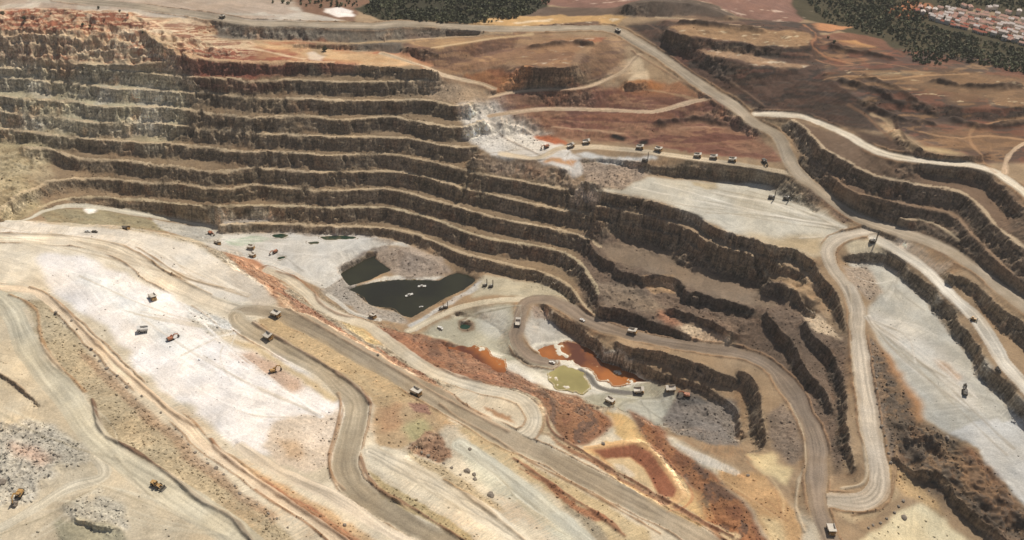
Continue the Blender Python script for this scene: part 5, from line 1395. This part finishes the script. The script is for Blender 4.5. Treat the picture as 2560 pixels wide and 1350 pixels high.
def dozer_proto(paint):
    P = []
    tracks(P, 1.0, 0.8, 5.0, 1.6, M_TYRE)
    P += [('body', MB().box(-2.2, 2.4, -1.0, 1.0, 0.9, 2.7, 0.1, 0.1).mesh('body', paint), None),
          ('cab', MB().box(-1.8, 0.2, -0.95, 0.95, 2.7, 4.2, 0.15, 0.1).mesh('cab', paint), None),
          ('window', MB().box(-1.4, 0.12, -0.98, 0.98, 3.1, 3.9).mesh('window', M_GLASS), 3),
          ('blade', MB().prism([(3.2, 0.1), (3.6, 0.1), (3.4, 0.9), (3.7, 1.8), (3.3, 1.8), (3.0, 0.9)], -2.4, 2.4).mesh('blade', M_DARK), None),
          ('push_arm', MB().bar((-0.5, -1.9, 0.7), (3.2, -1.9, 0.6), 0.3).bar((-0.5, 1.9, 0.7), (3.2, 1.9, 0.6), 0.3).mesh('push_arm', paint), None),
          ('ripper', MB().bar((-2.4, 0, 1.4), (-3.6, 0, 1.2), 0.5).bar((-3.5, 0, 1.4), (-3.6, 0, 0.1), 0.3).mesh('ripper', M_DARK), None)]
    return ('bulldozer', P)
def pickup_proto(paint):
    P = [('body', MB().box(-2.6, 2.6, -0.95, 0.95, 0.5, 1.15, 0.05, 0.03).box(-2.6, -0.6, -0.95, -0.85, 1.15, 1.45).box(-2.6, -0.6, 0.85, 0.95, 1.15, 1.45).mesh('body', paint), None),
         ('cab', MB().box(-0.6, 1.5, -0.88, 0.88, 1.15, 1.95, 0.35, 0.12).mesh('cab', paint), None),
         ('window', MB().box(-0.35, 1.25, -0.92, 0.92, 1.3, 1.75, 0.25, 0.1).mesh('window', M_GLASS), 1)]
    for x in (-1.6, 1.65):
        for y in (-0.85, 0.85):
            P.append(('wheel', MB().wheel(x, y, 0.4, 0.4, 0.3, 12).mesh('wheel', M_TYRE), None))
    return ('pickup', P)
def barge_proto():
    P = [('hull', MB().prism([(-3.6, 0.5), (-3.0, -0.4), (3.0, -0.4), (3.6, 0.5)], -1.0, 1.0).mesh('hull', M_WHITE), None),
         ('pump_house', MB().box(-1.2, 0.8, -0.7, 0.7, 0.5, 1.6, 0.1, 0.1).mesh('pump_house', M_GREY), None),
         ('railing', MB().bar((-3.2, -0.9, 1.2), (3.2, -0.9, 1.2), 0.1).bar((-3.2, 0.9, 1.2), (3.2, 0.9, 1.2), 0.1).bar((-3.2, -0.9, 0.5), (-3.2, -0.9, 1.2), 0.1).bar((3.2, 0.9, 0.5), (3.2, 0.9, 1.2), 0.1).mesh('railing', M_DARK), None)]
    return ('pump_barge', P)

T_STD = truck_proto(M_BED, M_YEL)
T_PALE = truck_proto(M_GREY, M_GREY)  # paled all over to imitate a truck washed out by a ghosted exposure
T_RED = truck_proto(M_BED, M_DARK)
EX_Y, EX_D, EX_R = excavator_proto(M_YEL), excavator_proto(M_DARK, low=True), excavator_proto(M_RED, low=True)
DR = drill_proto(M_DARK)
LD, DZ, PK, PKD, BG = loader_proto(M_YEL), dozer_proto(M_YEL), pickup_proto(M_WHITE), pickup_proto(M_DARK), barge_proto()
G_T = 'haul trucks working in the pit'
for px, py, dx, dy, sc, pr, lab in [
    (690,789,2,1,1.05,T_STD,'white bodied haul truck just past the hairpin, on its upper arm'),
    (672,845,1.6,1,1.05,T_STD,'white bodied haul truck on the lower arm of the hairpin beside the white plateau'),
    (1040,985,1.8,1,1.1,T_STD,'white bodied haul truck alone on the long straight grey brown ramp'),
    (2077,1328,0.3,1,1.05,T_STD,'white bodied haul truck heading down the brown road below the cream hairpin bend'),
    (382,747,0.8,1,1.0,T_STD,'haul truck parked on the white plateau between excavator and cream road'),
    (357,829,-1,0.15,1.0,T_PALE,'pale haul truck, a ghosted exposure, beside the excavator on the white plateau'),
    (1295,809,0.1,-1,0.95,T_STD,'haul truck climbing the narrow S-bend road beside the orange ponds'),
    (1581,832,2,0.5,1.0,T_STD,'haul truck on the brown road under the dark rock face'),
    (1597,980,1,0.02,1.05,T_STD,'haul truck on the dark track beside the orange pond tip'),
    (1525,1005,1,0.6,1.0,T_STD,'haul truck on pale floor at the foot of the rust dump, below olive pond'),
    (1677,975,-1,0.1,1.0,T_STD,'haul truck being loaded by the excavator at the grey rubble heap'),
    (932,793,1,0.6,0.9,T_STD,'haul truck on the white track by the near shore of the green lake'),
    (543,611,1,0.5,0.9,T_STD,'haul truck beside the green seepage on the white pit floor'),
    (628,621,1,0.1,0.9,T_STD,'haul truck on the white pit floor between excavator and orange mound'),
    (632,641,1,0.5,0.85,T_STD,'haul truck at the rim of the white pit floor just behind the orange mound'),
    (315,574,1,0.1,0.9,T_STD,'haul truck behind the edge of the pale terrace under the terraced wall'),
    (1427,368,1,-0.3,0.9,T_STD,'haul truck on the bench road next to the excavator by the orange red bank'),
    (1466,358,1,-0.15,0.9,T_STD,'haul truck on the bench road below the red slope, second from the orange bank'),
    (1600,371,1,0.15,0.9,T_STD,'haul truck on the bench road in front of the black ground patch'),
    (1646,377,1,0.25,0.95,T_STD,'haul truck on the bench road just after the black ground patch'),
    (1744,392,1,0.15,0.9,T_STD,'haul truck leading a group of three on the bench road under the red slope'),
    (1784,396,1,0.12,0.9,T_STD,'middle one of three haul trucks on the bench road under the red slope'),
    (1831,403,1,0.1,0.9,T_STD,'haul truck on the bench road nearest the parked excavator and rim road'),
    (1544,80,1,0.5,0.8,T_RED,'dark haul truck with white bed on the far rim road bend'),
    (556,45,1,0.15,0.8,T_RED,'dark haul truck with white bed on the rim road by the grey far plain')]:
    spawn(pr, stand(px, py, dx, dy, sc * 0.87), lab, 'truck', G_T)
for px, py, dx, dy, sc, pr, lab in [
    (428,850,1,-0.45,0.85,EX_R,'orange excavator digging on the white plateau beside a pale truck'),
    (684,930,1,-0.2,0.8,EX_Y,'yellow excavator on the brown patch beside the hairpin road'),
    (2411,982,-0.1,-1,0.95,EX_D,'dark excavator standing alone on the wide grey floor'),
    (1716,990,-1,-0.1,0.95,EX_R,'orange excavator loading a truck at the grey rubble heap'),
    (527,585,1,0.5,0.8,EX_R,'orange excavator at the pale rock end of the pit floor wall'),
    (688,632,-1,0.5,0.8,EX_R,'orange excavator in the middle of the white pit floor'),
    (50,1240,-0.6,1,0.95,EX_Y,'yellow excavator working among grey rubble'),
    (1366,369,-1,0.4,0.8,EX_R,'orange excavator on the rubble beside the orange red bank'),
    (1911,406,0.7,1,0.9,EX_D,'dark excavator at the end of the bench road near the rim road')]:
    spawn(pr, stand(px, py, dx, dy, sc), lab, 'excavator', 'excavators in the mine')
for px, py, dx, dy, lab in [
    (1928,497,1,0.1,'drill rig on the white plateau, the one nearer the working face of the pair'),
    (1965,500,1,0.1,'drill rig on the white plateau, the one nearer the rim road of the pair'),
    (2181,606,1,-0.1,'drill rig on the pale bench beside the road junction'),
    (1612,403,1,0.1,'drill rig at the crest of the short working face below the bench road'),
    (1212,716,1,-0.2,'left hand drill rig of two at the far corner of the green lake'),
    (1227,718,1,-0.2,'drill rig of the far lake corner pair standing on the road side'),
    (1103,774,1,-0.2,'drill rig on the grey lake bank closer to the water tip'),
    (1114,771,1,-0.2,'drill rig on the grey lake bank closer to the cream road')]:
    spawn(DR, stand(px, py, dx, dy, 0.72 if px in (1103, 1114, 1212, 1227) else 0.95, upright=True), lab, 'drill rig', 'blast hole drill rigs')
spawn(LD, stand(394, 1216, 1, 0.55, 1.15), 'yellow wheel loader with dark bucket on the wide greenish grey road', 'loader')
spawn(DZ, stand(2432, 801, 1, 0.3, 0.95), 'yellow bulldozer on the cream bench strip above the grey floor', 'bulldozer')
for px, py, dx, dy, pr, lab in [
    (1456,802,1,0.5,PK,'white pickup on the brown road above the pond wall'),
    (1380,908,1,0.3,PK,'white pickup at the water edge beside the dark red pond'),
    (1101,821,1,0.6,PK,'white pickup near the small round sump'),
    (2497,925,0.5,1,PKD,'dark pickup on the cream bench strip by its rocky edge'),
    (220,581,1,0.1,PK,'white pickup on the pale terrace beside another, nearer the wide cream road'),
    (237,582,1,0.1,PKD,'dark pickup on the pale terrace beside a white one')]:
    spawn(pr, stand(px, py, dx, dy, 1.15), lab, 'pickup')
for px, py, dx, dy, lab in [
    (1023,738,1,-0.35,'white pump barge lying aslant in the middle of the green lake'),
    (1055,716,1,-0.05,'white pump barge near the sandbank of the green lake'),
    (1053,767,0.6,-0.1,'small white pump barge near the lower tip of the green lake')]:
    p = at(px, py, 0.0); q = at(px + 10 * dx, py + 10 * dy, 0.0)
    a = math.atan2(q[1] - p[1], q[0] - p[0])
    spawn(BG, Matrix.Translation((p[0], p[1], 0.05)) @ Matrix.Rotation(a, 4, 'Z') @ Matrix.Scale(0.6 if px == 1053 else 1.2, 4), lab, 'barge')
# ------------------------------------------------------------------ village
M_ROOF2 = pbr('weathered_roof', (192,150,132), 0.85, var=0.2, scale=0.12)
M_ROOF3 = pbr('pale_roof', (214,200,190), 0.85, var=0.12, scale=0.12)
def house_proto(w, d, h, rm):
    roof = MB().add([(-w/2-0.3,-d/2-0.3,h),(w/2+0.3,-d/2-0.3,h),(w/2+0.3,d/2+0.3,h),(-w/2-0.3,d/2+0.3,h),(-w/2-0.3,0,h+d*0.24),(w/2+0.3,0,h+d*0.24)],
                    [(0,1,5,4),(2,3,4,5),(0,4,3),(1,2,5),(3,2,1,0)]).mesh('roof', rm)
    wall = MB().box(-w/2, w/2, -d/2, d/2, -1.5, h).mesh('wall', M_WALL)
    win = MB()
    for x in (-w * 0.28, w * 0.28):
        win.box(x - 0.5, x + 0.5, -d/2 - 0.06, -d/2 + 0.05, 1.0, 2.2)
    door = MB().box(-0.5, 0.5, -d/2 - 0.07, -d/2 + 0.05, 0.0, 2.1).mesh('door', M_TRUNK)
    chim = MB().box(w*0.2, w*0.2+0.6, 0.3, 0.9, h+0.4, h+d*0.24+0.8).mesh('chimney', M_WALL)
    return ('village_house', [('wall', wall, None), ('roof', roof, None), ('window', win.mesh('window', M_GLASS), None), ('door', door, None), ('chimney', chim, 1)])
HP = [house_proto(6.0, 5.0, 3.4, M_ROOF), house_proto(7.5, 5.5, 3.6, M_ROOF2), house_proto(6.0, 5.5, 5.6, M_ROOF3)]
rv = random.Random(11)
def row(x0, y0, x1, y1, n, gap, label, group):
    P = drop(np.linspace(x0, x1, n), np.linspace(y0, y1, n))
    a = math.atan2(P[-1][1] - P[0][1], P[-1][0] - P[0][0])
    for k in range(n):
        if rv.random() < gap:
            continue
        hk = rv.choice((0, 1, 1, 2, 2))
        spawn(HP[hk], Matrix.Translation((P[k][0], P[k][1] + rv.uniform(-4, 4), P[k][2])) @ Matrix.Rotation(a + rv.choice((0, 0, math.pi)) + rv.uniform(-0.05, 0.05), 4, 'Z') @ Matrix.Scale(rv.uniform(0.9, 1.1), 4), label % ('low house with red tiled roof', 'low house with faded pink tiled roof', 'two storey house with pale roof')[hk], 'house', group)
for k, (x0, y0, x1, y1, n) in enumerate([(2332,52,2600,124,24), (2326,44,2600,114,26), (2340,40,2600,106,25), (2352,36,2600,98,23), (2375,35,2600,90,20)]):
    row(x0, y0, x1, y1, n, 0.18, '%s in the ' + ('front', 'second', 'third', 'fourth', 'fifth')[k] + ' village row from the wood', 'village houses, ' + ('front row', 'second row', 'middle row', 'fourth row', 'fifth row')[k])
for x0, y0, x1, y1, n in [(2375,28,2600,74,17), (2440,32,2600,66,12)]:
    row(x0 - 10, y0 - 4, x1, y1, n, 0.25, '%s in the loose outer rows behind the packed village', 'houses in the outer village row')

for px, py in [(2290,30),(2305,38),(2318,30),(2335,32),(2300,22),(2350,24),(2410,18),(2425,22),(2470,26),(2486,24),(2520,34),(2545,36)]:
    P = drop([px], [py])[0]
    hk = rv.choice((0, 1, 2))
    spawn(HP[hk], Matrix.Translation(P) @ Matrix.Rotation(rv.uniform(0, 3.1), 4, 'Z'), ('low house with red tiled roof', 'low house with faded pink tiled roof', 'two storey house with pale roof')[hk] + ' standing apart at the village edge', 'house', 'detached houses at the village edge')

# ------------------------------------------------------------------ trees and scrub
def leaf_mat(name, a, b):
    m = bpy.data.materials.new(name)
    m.use_nodes = True
    t = m.node_tree
    bs = t.nodes['Principled BSDF']
    bs.inputs['Roughness'].default_value = 0.8
    geo = N(t, 'ShaderNodeNewGeometry')
    n = N(t, 'ShaderNodeTexNoise', Scale=0.06, Detail=6)
    t.links.new(geo.outputs['Position'], n.inputs['Vector'])
    cr = N(t, 'ShaderNodeValToRGB')
    cr.color_ramp.elements[0].position, cr.color_ramp.elements[1].position = 0.32, 0.68
    cr.color_ramp.elements[0].color = (*lin(a), 1); cr.color_ramp.elements[1].color = (*lin(b), 1)
    t.links.new(n.outputs['Fac'], cr.inputs[0])
    t.links.new(cr.outputs[0], bs.inputs['Base Color'])
    return m
M_LEAF = leaf_mat('pine_foliage', (62,66,44), (108,108,72))
ra = np.random.default_rng(21)
def crowns(P, rad, hgt, nleaf=16, leaf=0.4):
    """leaf-clump quads filling an uneven crown over every point of P"""
    n = len(P)
    d = ra.normal(size=(n, nleaf, 3)); d /= np.linalg.norm(d, axis=2)[..., None]
    d *= (ra.random((n, nleaf, 1)) ** 0.4)
    c = P[:, None, :] + d * np.stack([rad, rad, hgt * 0.45], 1)[:, None, :]
    c[..., 2] += (hgt * 0.55)[:, None]
    a = ra.normal(size=(n, nleaf, 3)); a /= np.linalg.norm(a, axis=2)[..., None]
    b = np.cross(a, ra.normal(size=(n, nleaf, 3))); b /= np.linalg.norm(b, axis=2)[..., None]
    s = (leaf * rad[:, None] * ra.uniform(0.7, 1.3, (n, nleaf)))[..., None]
    q = np.stack([c - a * s - b * s, c + a * s - b * s, c + a * s + b * s, c - a * s + b * s], 2)
    return q.reshape(-1, 3)
def quads(name, V, mat):
    me = bpy.data.meshes.new(name)
    k = len(V)
    me.vertices.add(k); me.vertices.foreach_set('co', V.astype(np.float32).ravel())
    me.loops.add(k); me.loops.foreach_set('vertex_index', np.arange(k, dtype=np.int32))
    me.polygons.add(k // 4); me.polygons.foreach_set('loop_start', np.arange(0, k, 4, dtype=np.int32))
    me.update(calc_edges=True)
    me.materials.append(mat)
    return me
def in_poly(poly, n):
    px = np.array([p[0] for p in poly], float); py = np.array([p[1] for p in poly], float)
    Q = drop(px, py)[:, :2]
    lo, hi = Q.min(0), Q.max(0)
    out = []
    while sum(len(o) for o in out) < n:
        c = lo + (hi - lo) * ra.random((4 * n, 2))
        ins = np.zeros(len(c), bool)
        for k in range(len(Q)):
            (xa, ya), (xb, yb) = Q[k - 1], Q[k]
            ins ^= ((ya > c[:, 1]) != (yb > c[:, 1])) & (c[:, 0] < (xb - xa) * (c[:, 1] - ya) / (yb - ya + 1e-9) + xa)
        den = fbm(c[:, 0], c[:, 1], 45, 4, 300, 0.6) > ra.uniform(-0.75, 0.3, len(c))
        out.append(c[ins & den])
    c = np.vstack(out)[:n]
    return np.column_stack([c, sample(Z, c[:, 0], c[:, 1])])
def wood(poly, n, r0, r1, label):
    P = in_poly(poly, n)
    rad = ra.uniform(r0, r1, n)
    o = bpy.data.objects.new('woodland', quads('woodland', crowns(P, rad, rad * ra.uniform(1.5, 2.4, n)), M_LEAF))
    COL.objects.link(o)
    set_label(o, label, 'woodland', kind='stuff')
wood([(890,28),(920,8),(960,-30),(1100,-60),(1390,-60),(1372,18),(1290,46),(1190,60),(1060,55),(960,50)], 2200, 0.8, 2.5, 'dark pine wood on the far rim behind the grey dump')
wood([(1985,-40),(2290,-50),(2330,30),(2300,60),(2420,92),(2560,128),(2680,160),(2680,250),(2560,186),(2440,160),(2330,140),(2230,105),(2130,75),(2060,55)], 2500, 0.8, 2.4, 'dark green wood between the brown dumps and the village')
wood([(2330,-40),(2700,-40),(2700,60),(2560,28),(2450,12),(2350,25)], 900, 1.1, 2.0, 'open woodland on the far side of the village')
wood([(2360,42),(2560,100),(2600,112),(2600,126),(2560,118),(2330,50)], 160, 1.0, 1.9, 'garden trees among the village houses')
wood([(640,-40),(900,-40),(900,15),(780,22),(680,10)], 160, 1.2, 2.2, 'sparse scrub on the reddish ground beyond the grey plain')
wood([(2260,130),(2320,118),(2400,140),(2350,165),(2290,160)], 120, 1.0, 2.0, 'scrub on the dark ridge below the village wood')
def tree(px, py, r, h, label, cat='tree', name='tree', group=None):
    P = drop([px], [py])[0]
    root = bpy.data.objects.new(name, None); COL.objects.link(root); root.location = P
    set_label(root, label, cat, group)
    tr = MB()
    n = 7
    v = []
    for z, rr in ((-0.3, 0.09), (0.35, 0.06), (0.75, 0.025)):
        v += [(rr * r * math.cos(6.283 * k / n), rr * r * math.sin(6.283 * k / n), z * h) for k in range(n)]
    tr.add(v, [(a * n + k, a * n + (k + 1) % n, (a + 1) * n + (k + 1) % n, (a + 1) * n + k) for a in range(2) for k in range(n)])
    for k in range(4):
        an = 1.57 * k + 0.4
        tr.bar((0, 0, 0.35 * h), (0.55 * r * math.cos(an), 0.55 * r * math.sin(an), 0.62 * h), 0.05 * r)
    for nm, me in (('trunk', tr.mesh('trunk', M_TRUNK)), ('crown', quads('crown', crowns(np.zeros((1, 3)), np.array([r]), np.array([h]), 90, 0.2), M_LEAF))):
        o = bpy.data.objects.new(nm, me); COL.objects.link(o); o.parent = root
for px, py, r, lab in [(247,22,1.6,'lone dark tree on the rim plain beyond the red hill'), (300,30,1.4,'small tree beside pale ground behind the red hill'), (62,50,2.4,'dark bush on the shoulder of the red hill'),
                       (812,128,3.2,'dark tree beside the white outcrop on the upper terrace'), (208,66,1.8,'dark bush at the foot of the red hill slope, above pale rock'), (226,68,1.6,'smaller bush near the foot of the red hill'),
                       (8,38,2.6,'broad dark bush at the red crest by the plain'), (2070,96,1.6,'dark shrub on the orange flat below the wood'), (2085,108,1.8,'dark shrub on the orange flat farther from the wood'),
                       (358,86,1.5,'dark bush beside the cream rim track')]:
    tree(px, py, r, r * 2.0, lab)

# ------------------------------------------------------------------ boulders and broken rock
def rock_mesh(seed, sub=1):
    bm = bmesh.new()
    bmesh.ops.create_icosphere(bm, subdivisions=sub, radius=1.0)
    r = random.Random(seed)
    sx, sy, sz = r.uniform(0.8, 1.2), r.uniform(0.7, 1.1), r.uniform(0.5, 0.8)
    for v in bm.verts:
        v.co *= r.uniform(0.78, 1.15)
        v.co = Vector((v.co.x * sx, v.co.y * sy, v.co.z * sz))
    me = bpy.data.meshes.new('boulder')
    bm.to_mesh(me); bm.free()
    me.materials.append(M_ROCK)
    return me
ROCKS = [rock_mesh(k, 2) for k in range(6)]
def boulder(px, py, r, label, group=None):
    P = drop([px], [py])[0]
    o = bpy.data.objects.new('boulder', ROCKS[rv.randrange(6)]); COL.objects.link(o)
    o.location = (P[0], P[1], P[2] + 0.25 * r); o.scale = (r, r, r); o.rotation_euler = (rv.uniform(-0.3, 0.3), rv.uniform(-0.3, 0.3), rv.uniform(0, 6.28))
    set_label(o, label, 'boulder', group)
for px, py, r, lab in [(1168,1180,2.3,'big grey boulder in the row of three by the pale green flat, uppermost'), (1185,1188,2.1,'big grey boulder in the middle of the row of three by the pale green flat'),
                       (1187,1199,1.6,'brown boulder at the low end of the row of three by the pale green flat'), (1227,1240,2.6,'lone big grey boulder below the row of three boulders'),
                       (1175,1124,1.4,'single round boulder above the rust rock outcrop'), (140,782,1.5,'dark red boulder on the talus edge of the peach road, on its upper stretch'),
                       (355,992,1.4,'dark boulder at the peach road edge beside the white plateau'), (862,1313,1.4,'dark lone boulder between the two cream roads'),
                       (2260,1295,2.0,'dark boulder at the rim of the pale mounds below the hairpin'), (2367,1096,2.4,'pale big boulder on the rubble slope under the grey floor'),
                       (945,888,1.5,'dark boulder on the rust bank between two ramps'), (540,1172,1.8,'pale boulder on the talus beside the peach road'), (5,1206,2.6,'large pale boulder in the grey rubble near the yellow excavator'),
                       (38,1262,2.4,'dark grey boulder in front of the yellow excavator'), (1447,1105,1.4,'small boulder at the lower edge of the rust dump'), (1870,1190,1.6,'pale boulder at the end of the white track'),
                       (1663,1063,2.0,'grey boulder at the corner of the grey rubble heap'), (1508,1110,1.8,'dark block on the pale patch above the basin')]:
    boulder(px, py, r, lab)
EG = [('dark boulder in the line of stones along the peach road talus', 'boulders lining the peach road', [(180,800),(195,822),(232,872),(240,890),(248,905),(268,922),(290,938),(318,966),(340,1000),(400,1035),(440,1075),(455,1092),(470,1110),(490,1135),(520,1160),(560,1190),(585,1215),(600,1235),(640,1262),(668,1282),(690,1300),(720,1320)]),
      ('grey stone in the line of rocks along the edge of the cream right hand road', 'stones beside the cream road', [(2182,860),(2184,890),(2186,915),(2188,945),(2190,975),(2194,1010),(2198,1040),(2203,1065),(2210,1090),(2216,1115),(2222,1135),(2228,1155)]),
      ('brown block fallen at the foot of the rust rock outcrop', 'blocks below the rust outcrop', [(1042,1120),(1055,1132),(1068,1142),(1090,1150),(1110,1160),(1130,1172),(1150,1190)]),
      ('stone on the mound rim below the cream hairpin bend', 'stones on the hairpin mound', [(2170,1320),(2185,1312),(2200,1305),(2215,1298),(2235,1280),(2248,1268),(2258,1255),(2300,1240),(2320,1225)])]
for lab, grp, pts in EG:
    for px, py in pts:
        boulder(px + rv.uniform(-3, 3), py + rv.uniform(-3, 3), rv.uniform(0.8, 1.6), lab, grp)

def rubble(n, weight, rmin, rmax, name, label, seed, tint=None):
    """broken rock lying where `weight` is high, one mesh"""
    r = np.random.default_rng(seed)
    w = (weight * CELL ** 2 / (0.4 + (GY / 600) ** 2)).ravel().astype(np.float64)
    idx = r.choice(w.size, n, p=w / w.sum())
    P = np.stack([GX.ravel()[idx], GY.ravel()[idx], Z.ravel()[idx]], 1)
    P[:, :2] += r.uniform(-0.5, 0.5, (n, 2))
    t = (1 + 5 ** 0.5) / 2
    V = np.array([(-1,t,0),(1,t,0),(-1,-t,0),(1,-t,0),(0,-1,t),(0,1,t),(0,-1,-t),(0,1,-t),(t,0,-1),(t,0,1),(-t,0,-1),(-t,0,1)]) / 1.9
    T = np.array([(0,11,5),(0,5,1),(0,1,7),(0,7,10),(0,10,11),(1,5,9),(5,11,4),(11,10,2),(10,7,6),(7,1,8),(3,9,4),(3,4,2),(3,2,6),(3,6,8),(3,8,9),(4,9,5),(2,4,11),(6,2,10),(8,6,7),(9,8,1)])
    s = rmin + (rmax - rmin) * r.random(n) ** 3
    an = r.uniform(0, 6.28, n)
    v = V[None] * r.uniform(0.65, 1.2, (n, 12, 1)) * s[:, None, None] * r.uniform(0.7, 1.2, (n, 1, 3)) * np.array([1, 1, 0.8])
    ca, sa = np.cos(an)[:, None], np.sin(an)[:, None]
    v = np.stack([v[..., 0] * ca - v[..., 1] * sa, v[..., 0] * sa + v[..., 1] * ca, v[..., 2]], -1) + P[:, None, :]
    v[..., 2] += (0.15 * s)[:, None]
    f = (T[None] + (np.arange(n) * 12)[:, None, None]).reshape(-1, 3)
    me = bpy.data.meshes.new(name)
    me.vertices.add(n * 12); me.vertices.foreach_set('co', v.astype(np.float32).ravel())
    me.loops.add(f.size); me.loops.foreach_set('vertex_index', f.astype(np.int32).ravel())
    me.polygons.add(len(f)); me.polygons.foreach_set('loop_start', np.arange(0, f.size, 3, dtype=np.int32))
    me.update(calc_edges=True)
    col = (CO if tint is None else tint).reshape(-1, 3)[idx] * r.uniform(0.7, 1.15, (n, 1))
    a = me.color_attributes.new('ground', 'FLOAT_COLOR', 'POINT')
    a.data.foreach_set('color', np.concatenate([np.clip(np.repeat(col, 12, 0), 0.02, 0.85), np.ones((n * 12, 1))], 1).astype(np.float32).ravel())
    me.materials.append(MAT_GROUND)
    o = bpy.data.objects.new(name, me); COL.objects.link(o)
    set_label(o, label, 'rock debris', kind='stuff')
free = (~isroad) * (1 - near_road)
rubble(9000, RUB ** 2 * free, 0.35, 1.3, 'rock_debris', 'broken rock scattered over the dumps and rubble banks', 5)
rubble(3500, sstep(-0.3, -1.6, HIGH) * sstep(0.1, 0.5, gl0) * free, 0.35, 1.3, 'fallen_rock', 'rock fallen along the toes of the benches', 6)
rubble(4500, ST ** 2 * sstep(600, 700, GY) * free * sstep(-0.3, 0.5, fbm(GX, GY, 40, 3, 800)), 0.35, 1.1, 'speck_rock', 'pale loose rock added over the bench faces as lit specks', 9, FLAT)  # rock added in the pale flat-ground colour to read as sunlit specks
rubble(2500, sstep(0.25, 0.7, BUND) + 0.03 * free, 0.25, 0.8, 'loose_stones', 'loose stones along the road bunds', 8)

# ------------------------------------------------------------------ land beyond the mine, out to the horizon
B = np.concatenate([np.stack([A[0, :-1] for A in (GX, GY, Z)], 1), np.stack([A[:-1, -1] for A in (GX, GY, Z)], 1), np.stack([A[-1, :0:-1] for A in (GX, GY, Z)], 1), np.stack([A[:0:-1, 0] for A in (GX, GY, Z)], 1)])
rings = [B]
for sc, zf in ((1.12, 0.6), (1.6, 0.2), (4, 0.0), (40, 0.0)):
    c = np.array([0, 800.0])
    q = B.copy()
    q[:, :2] = c + (B[:, :2] - c) * sc
    q[:, 2] = 112 + (B[:, 2] - 112) * zf + (8 * fbm(q[:, 0], q[:, 1], 300, 3, 400) if sc < 5 else 0)
    rings.append(q)
nb = len(B)
V = np.concatenate(rings)
Fq = np.concatenate([np.stack([r * nb + np.arange(nb), (r + 1) * nb + np.arange(nb), (r + 1) * nb + (np.arange(nb) + 1) % nb, r * nb + (np.arange(nb) + 1) % nb], 1) for r in range(len(rings) - 1)])
gm = bpy.data.meshes.new('outer_ground')
gm.from_pydata(V.tolist(), [], Fq.tolist())
M_OUT = leaf_mat('dry_country', (112,92,66), (172,140,100))
gm.materials.append(M_OUT)
og = bpy.data.objects.new('outer_ground', gm)
COL.objects.link(og)
og['kind'] = 'structure'

# ------------------------------------------------------------------ dusty air over the pit
hm = bpy.data.materials.new('dusty_air')
hm.use_nodes = True
t = hm.node_tree
t.nodes.clear()
ho = t.nodes.new('ShaderNodeOutputMaterial')
pv = t.nodes.new('ShaderNodeVolumePrincipled')
pv.inputs['Density'].default_value = 0.00006
pv.inputs['Color'].default_value = (0.96, 0.93, 0.87, 1)
pv.inputs['Anisotropy'].default_value = 0.1
t.links.new(pv.outputs[0], ho.inputs['Volume'])
E = 45000.0
hz = bpy.data.objects.new('haze', MB().box(-E, E, -E, E, -20.0, 700.0).mesh('haze', hm))
COL.objects.link(hz)
hz['kind'] = 'stuff'
hz['label'] = 'thin dusty haze filling the air over the whole mine'
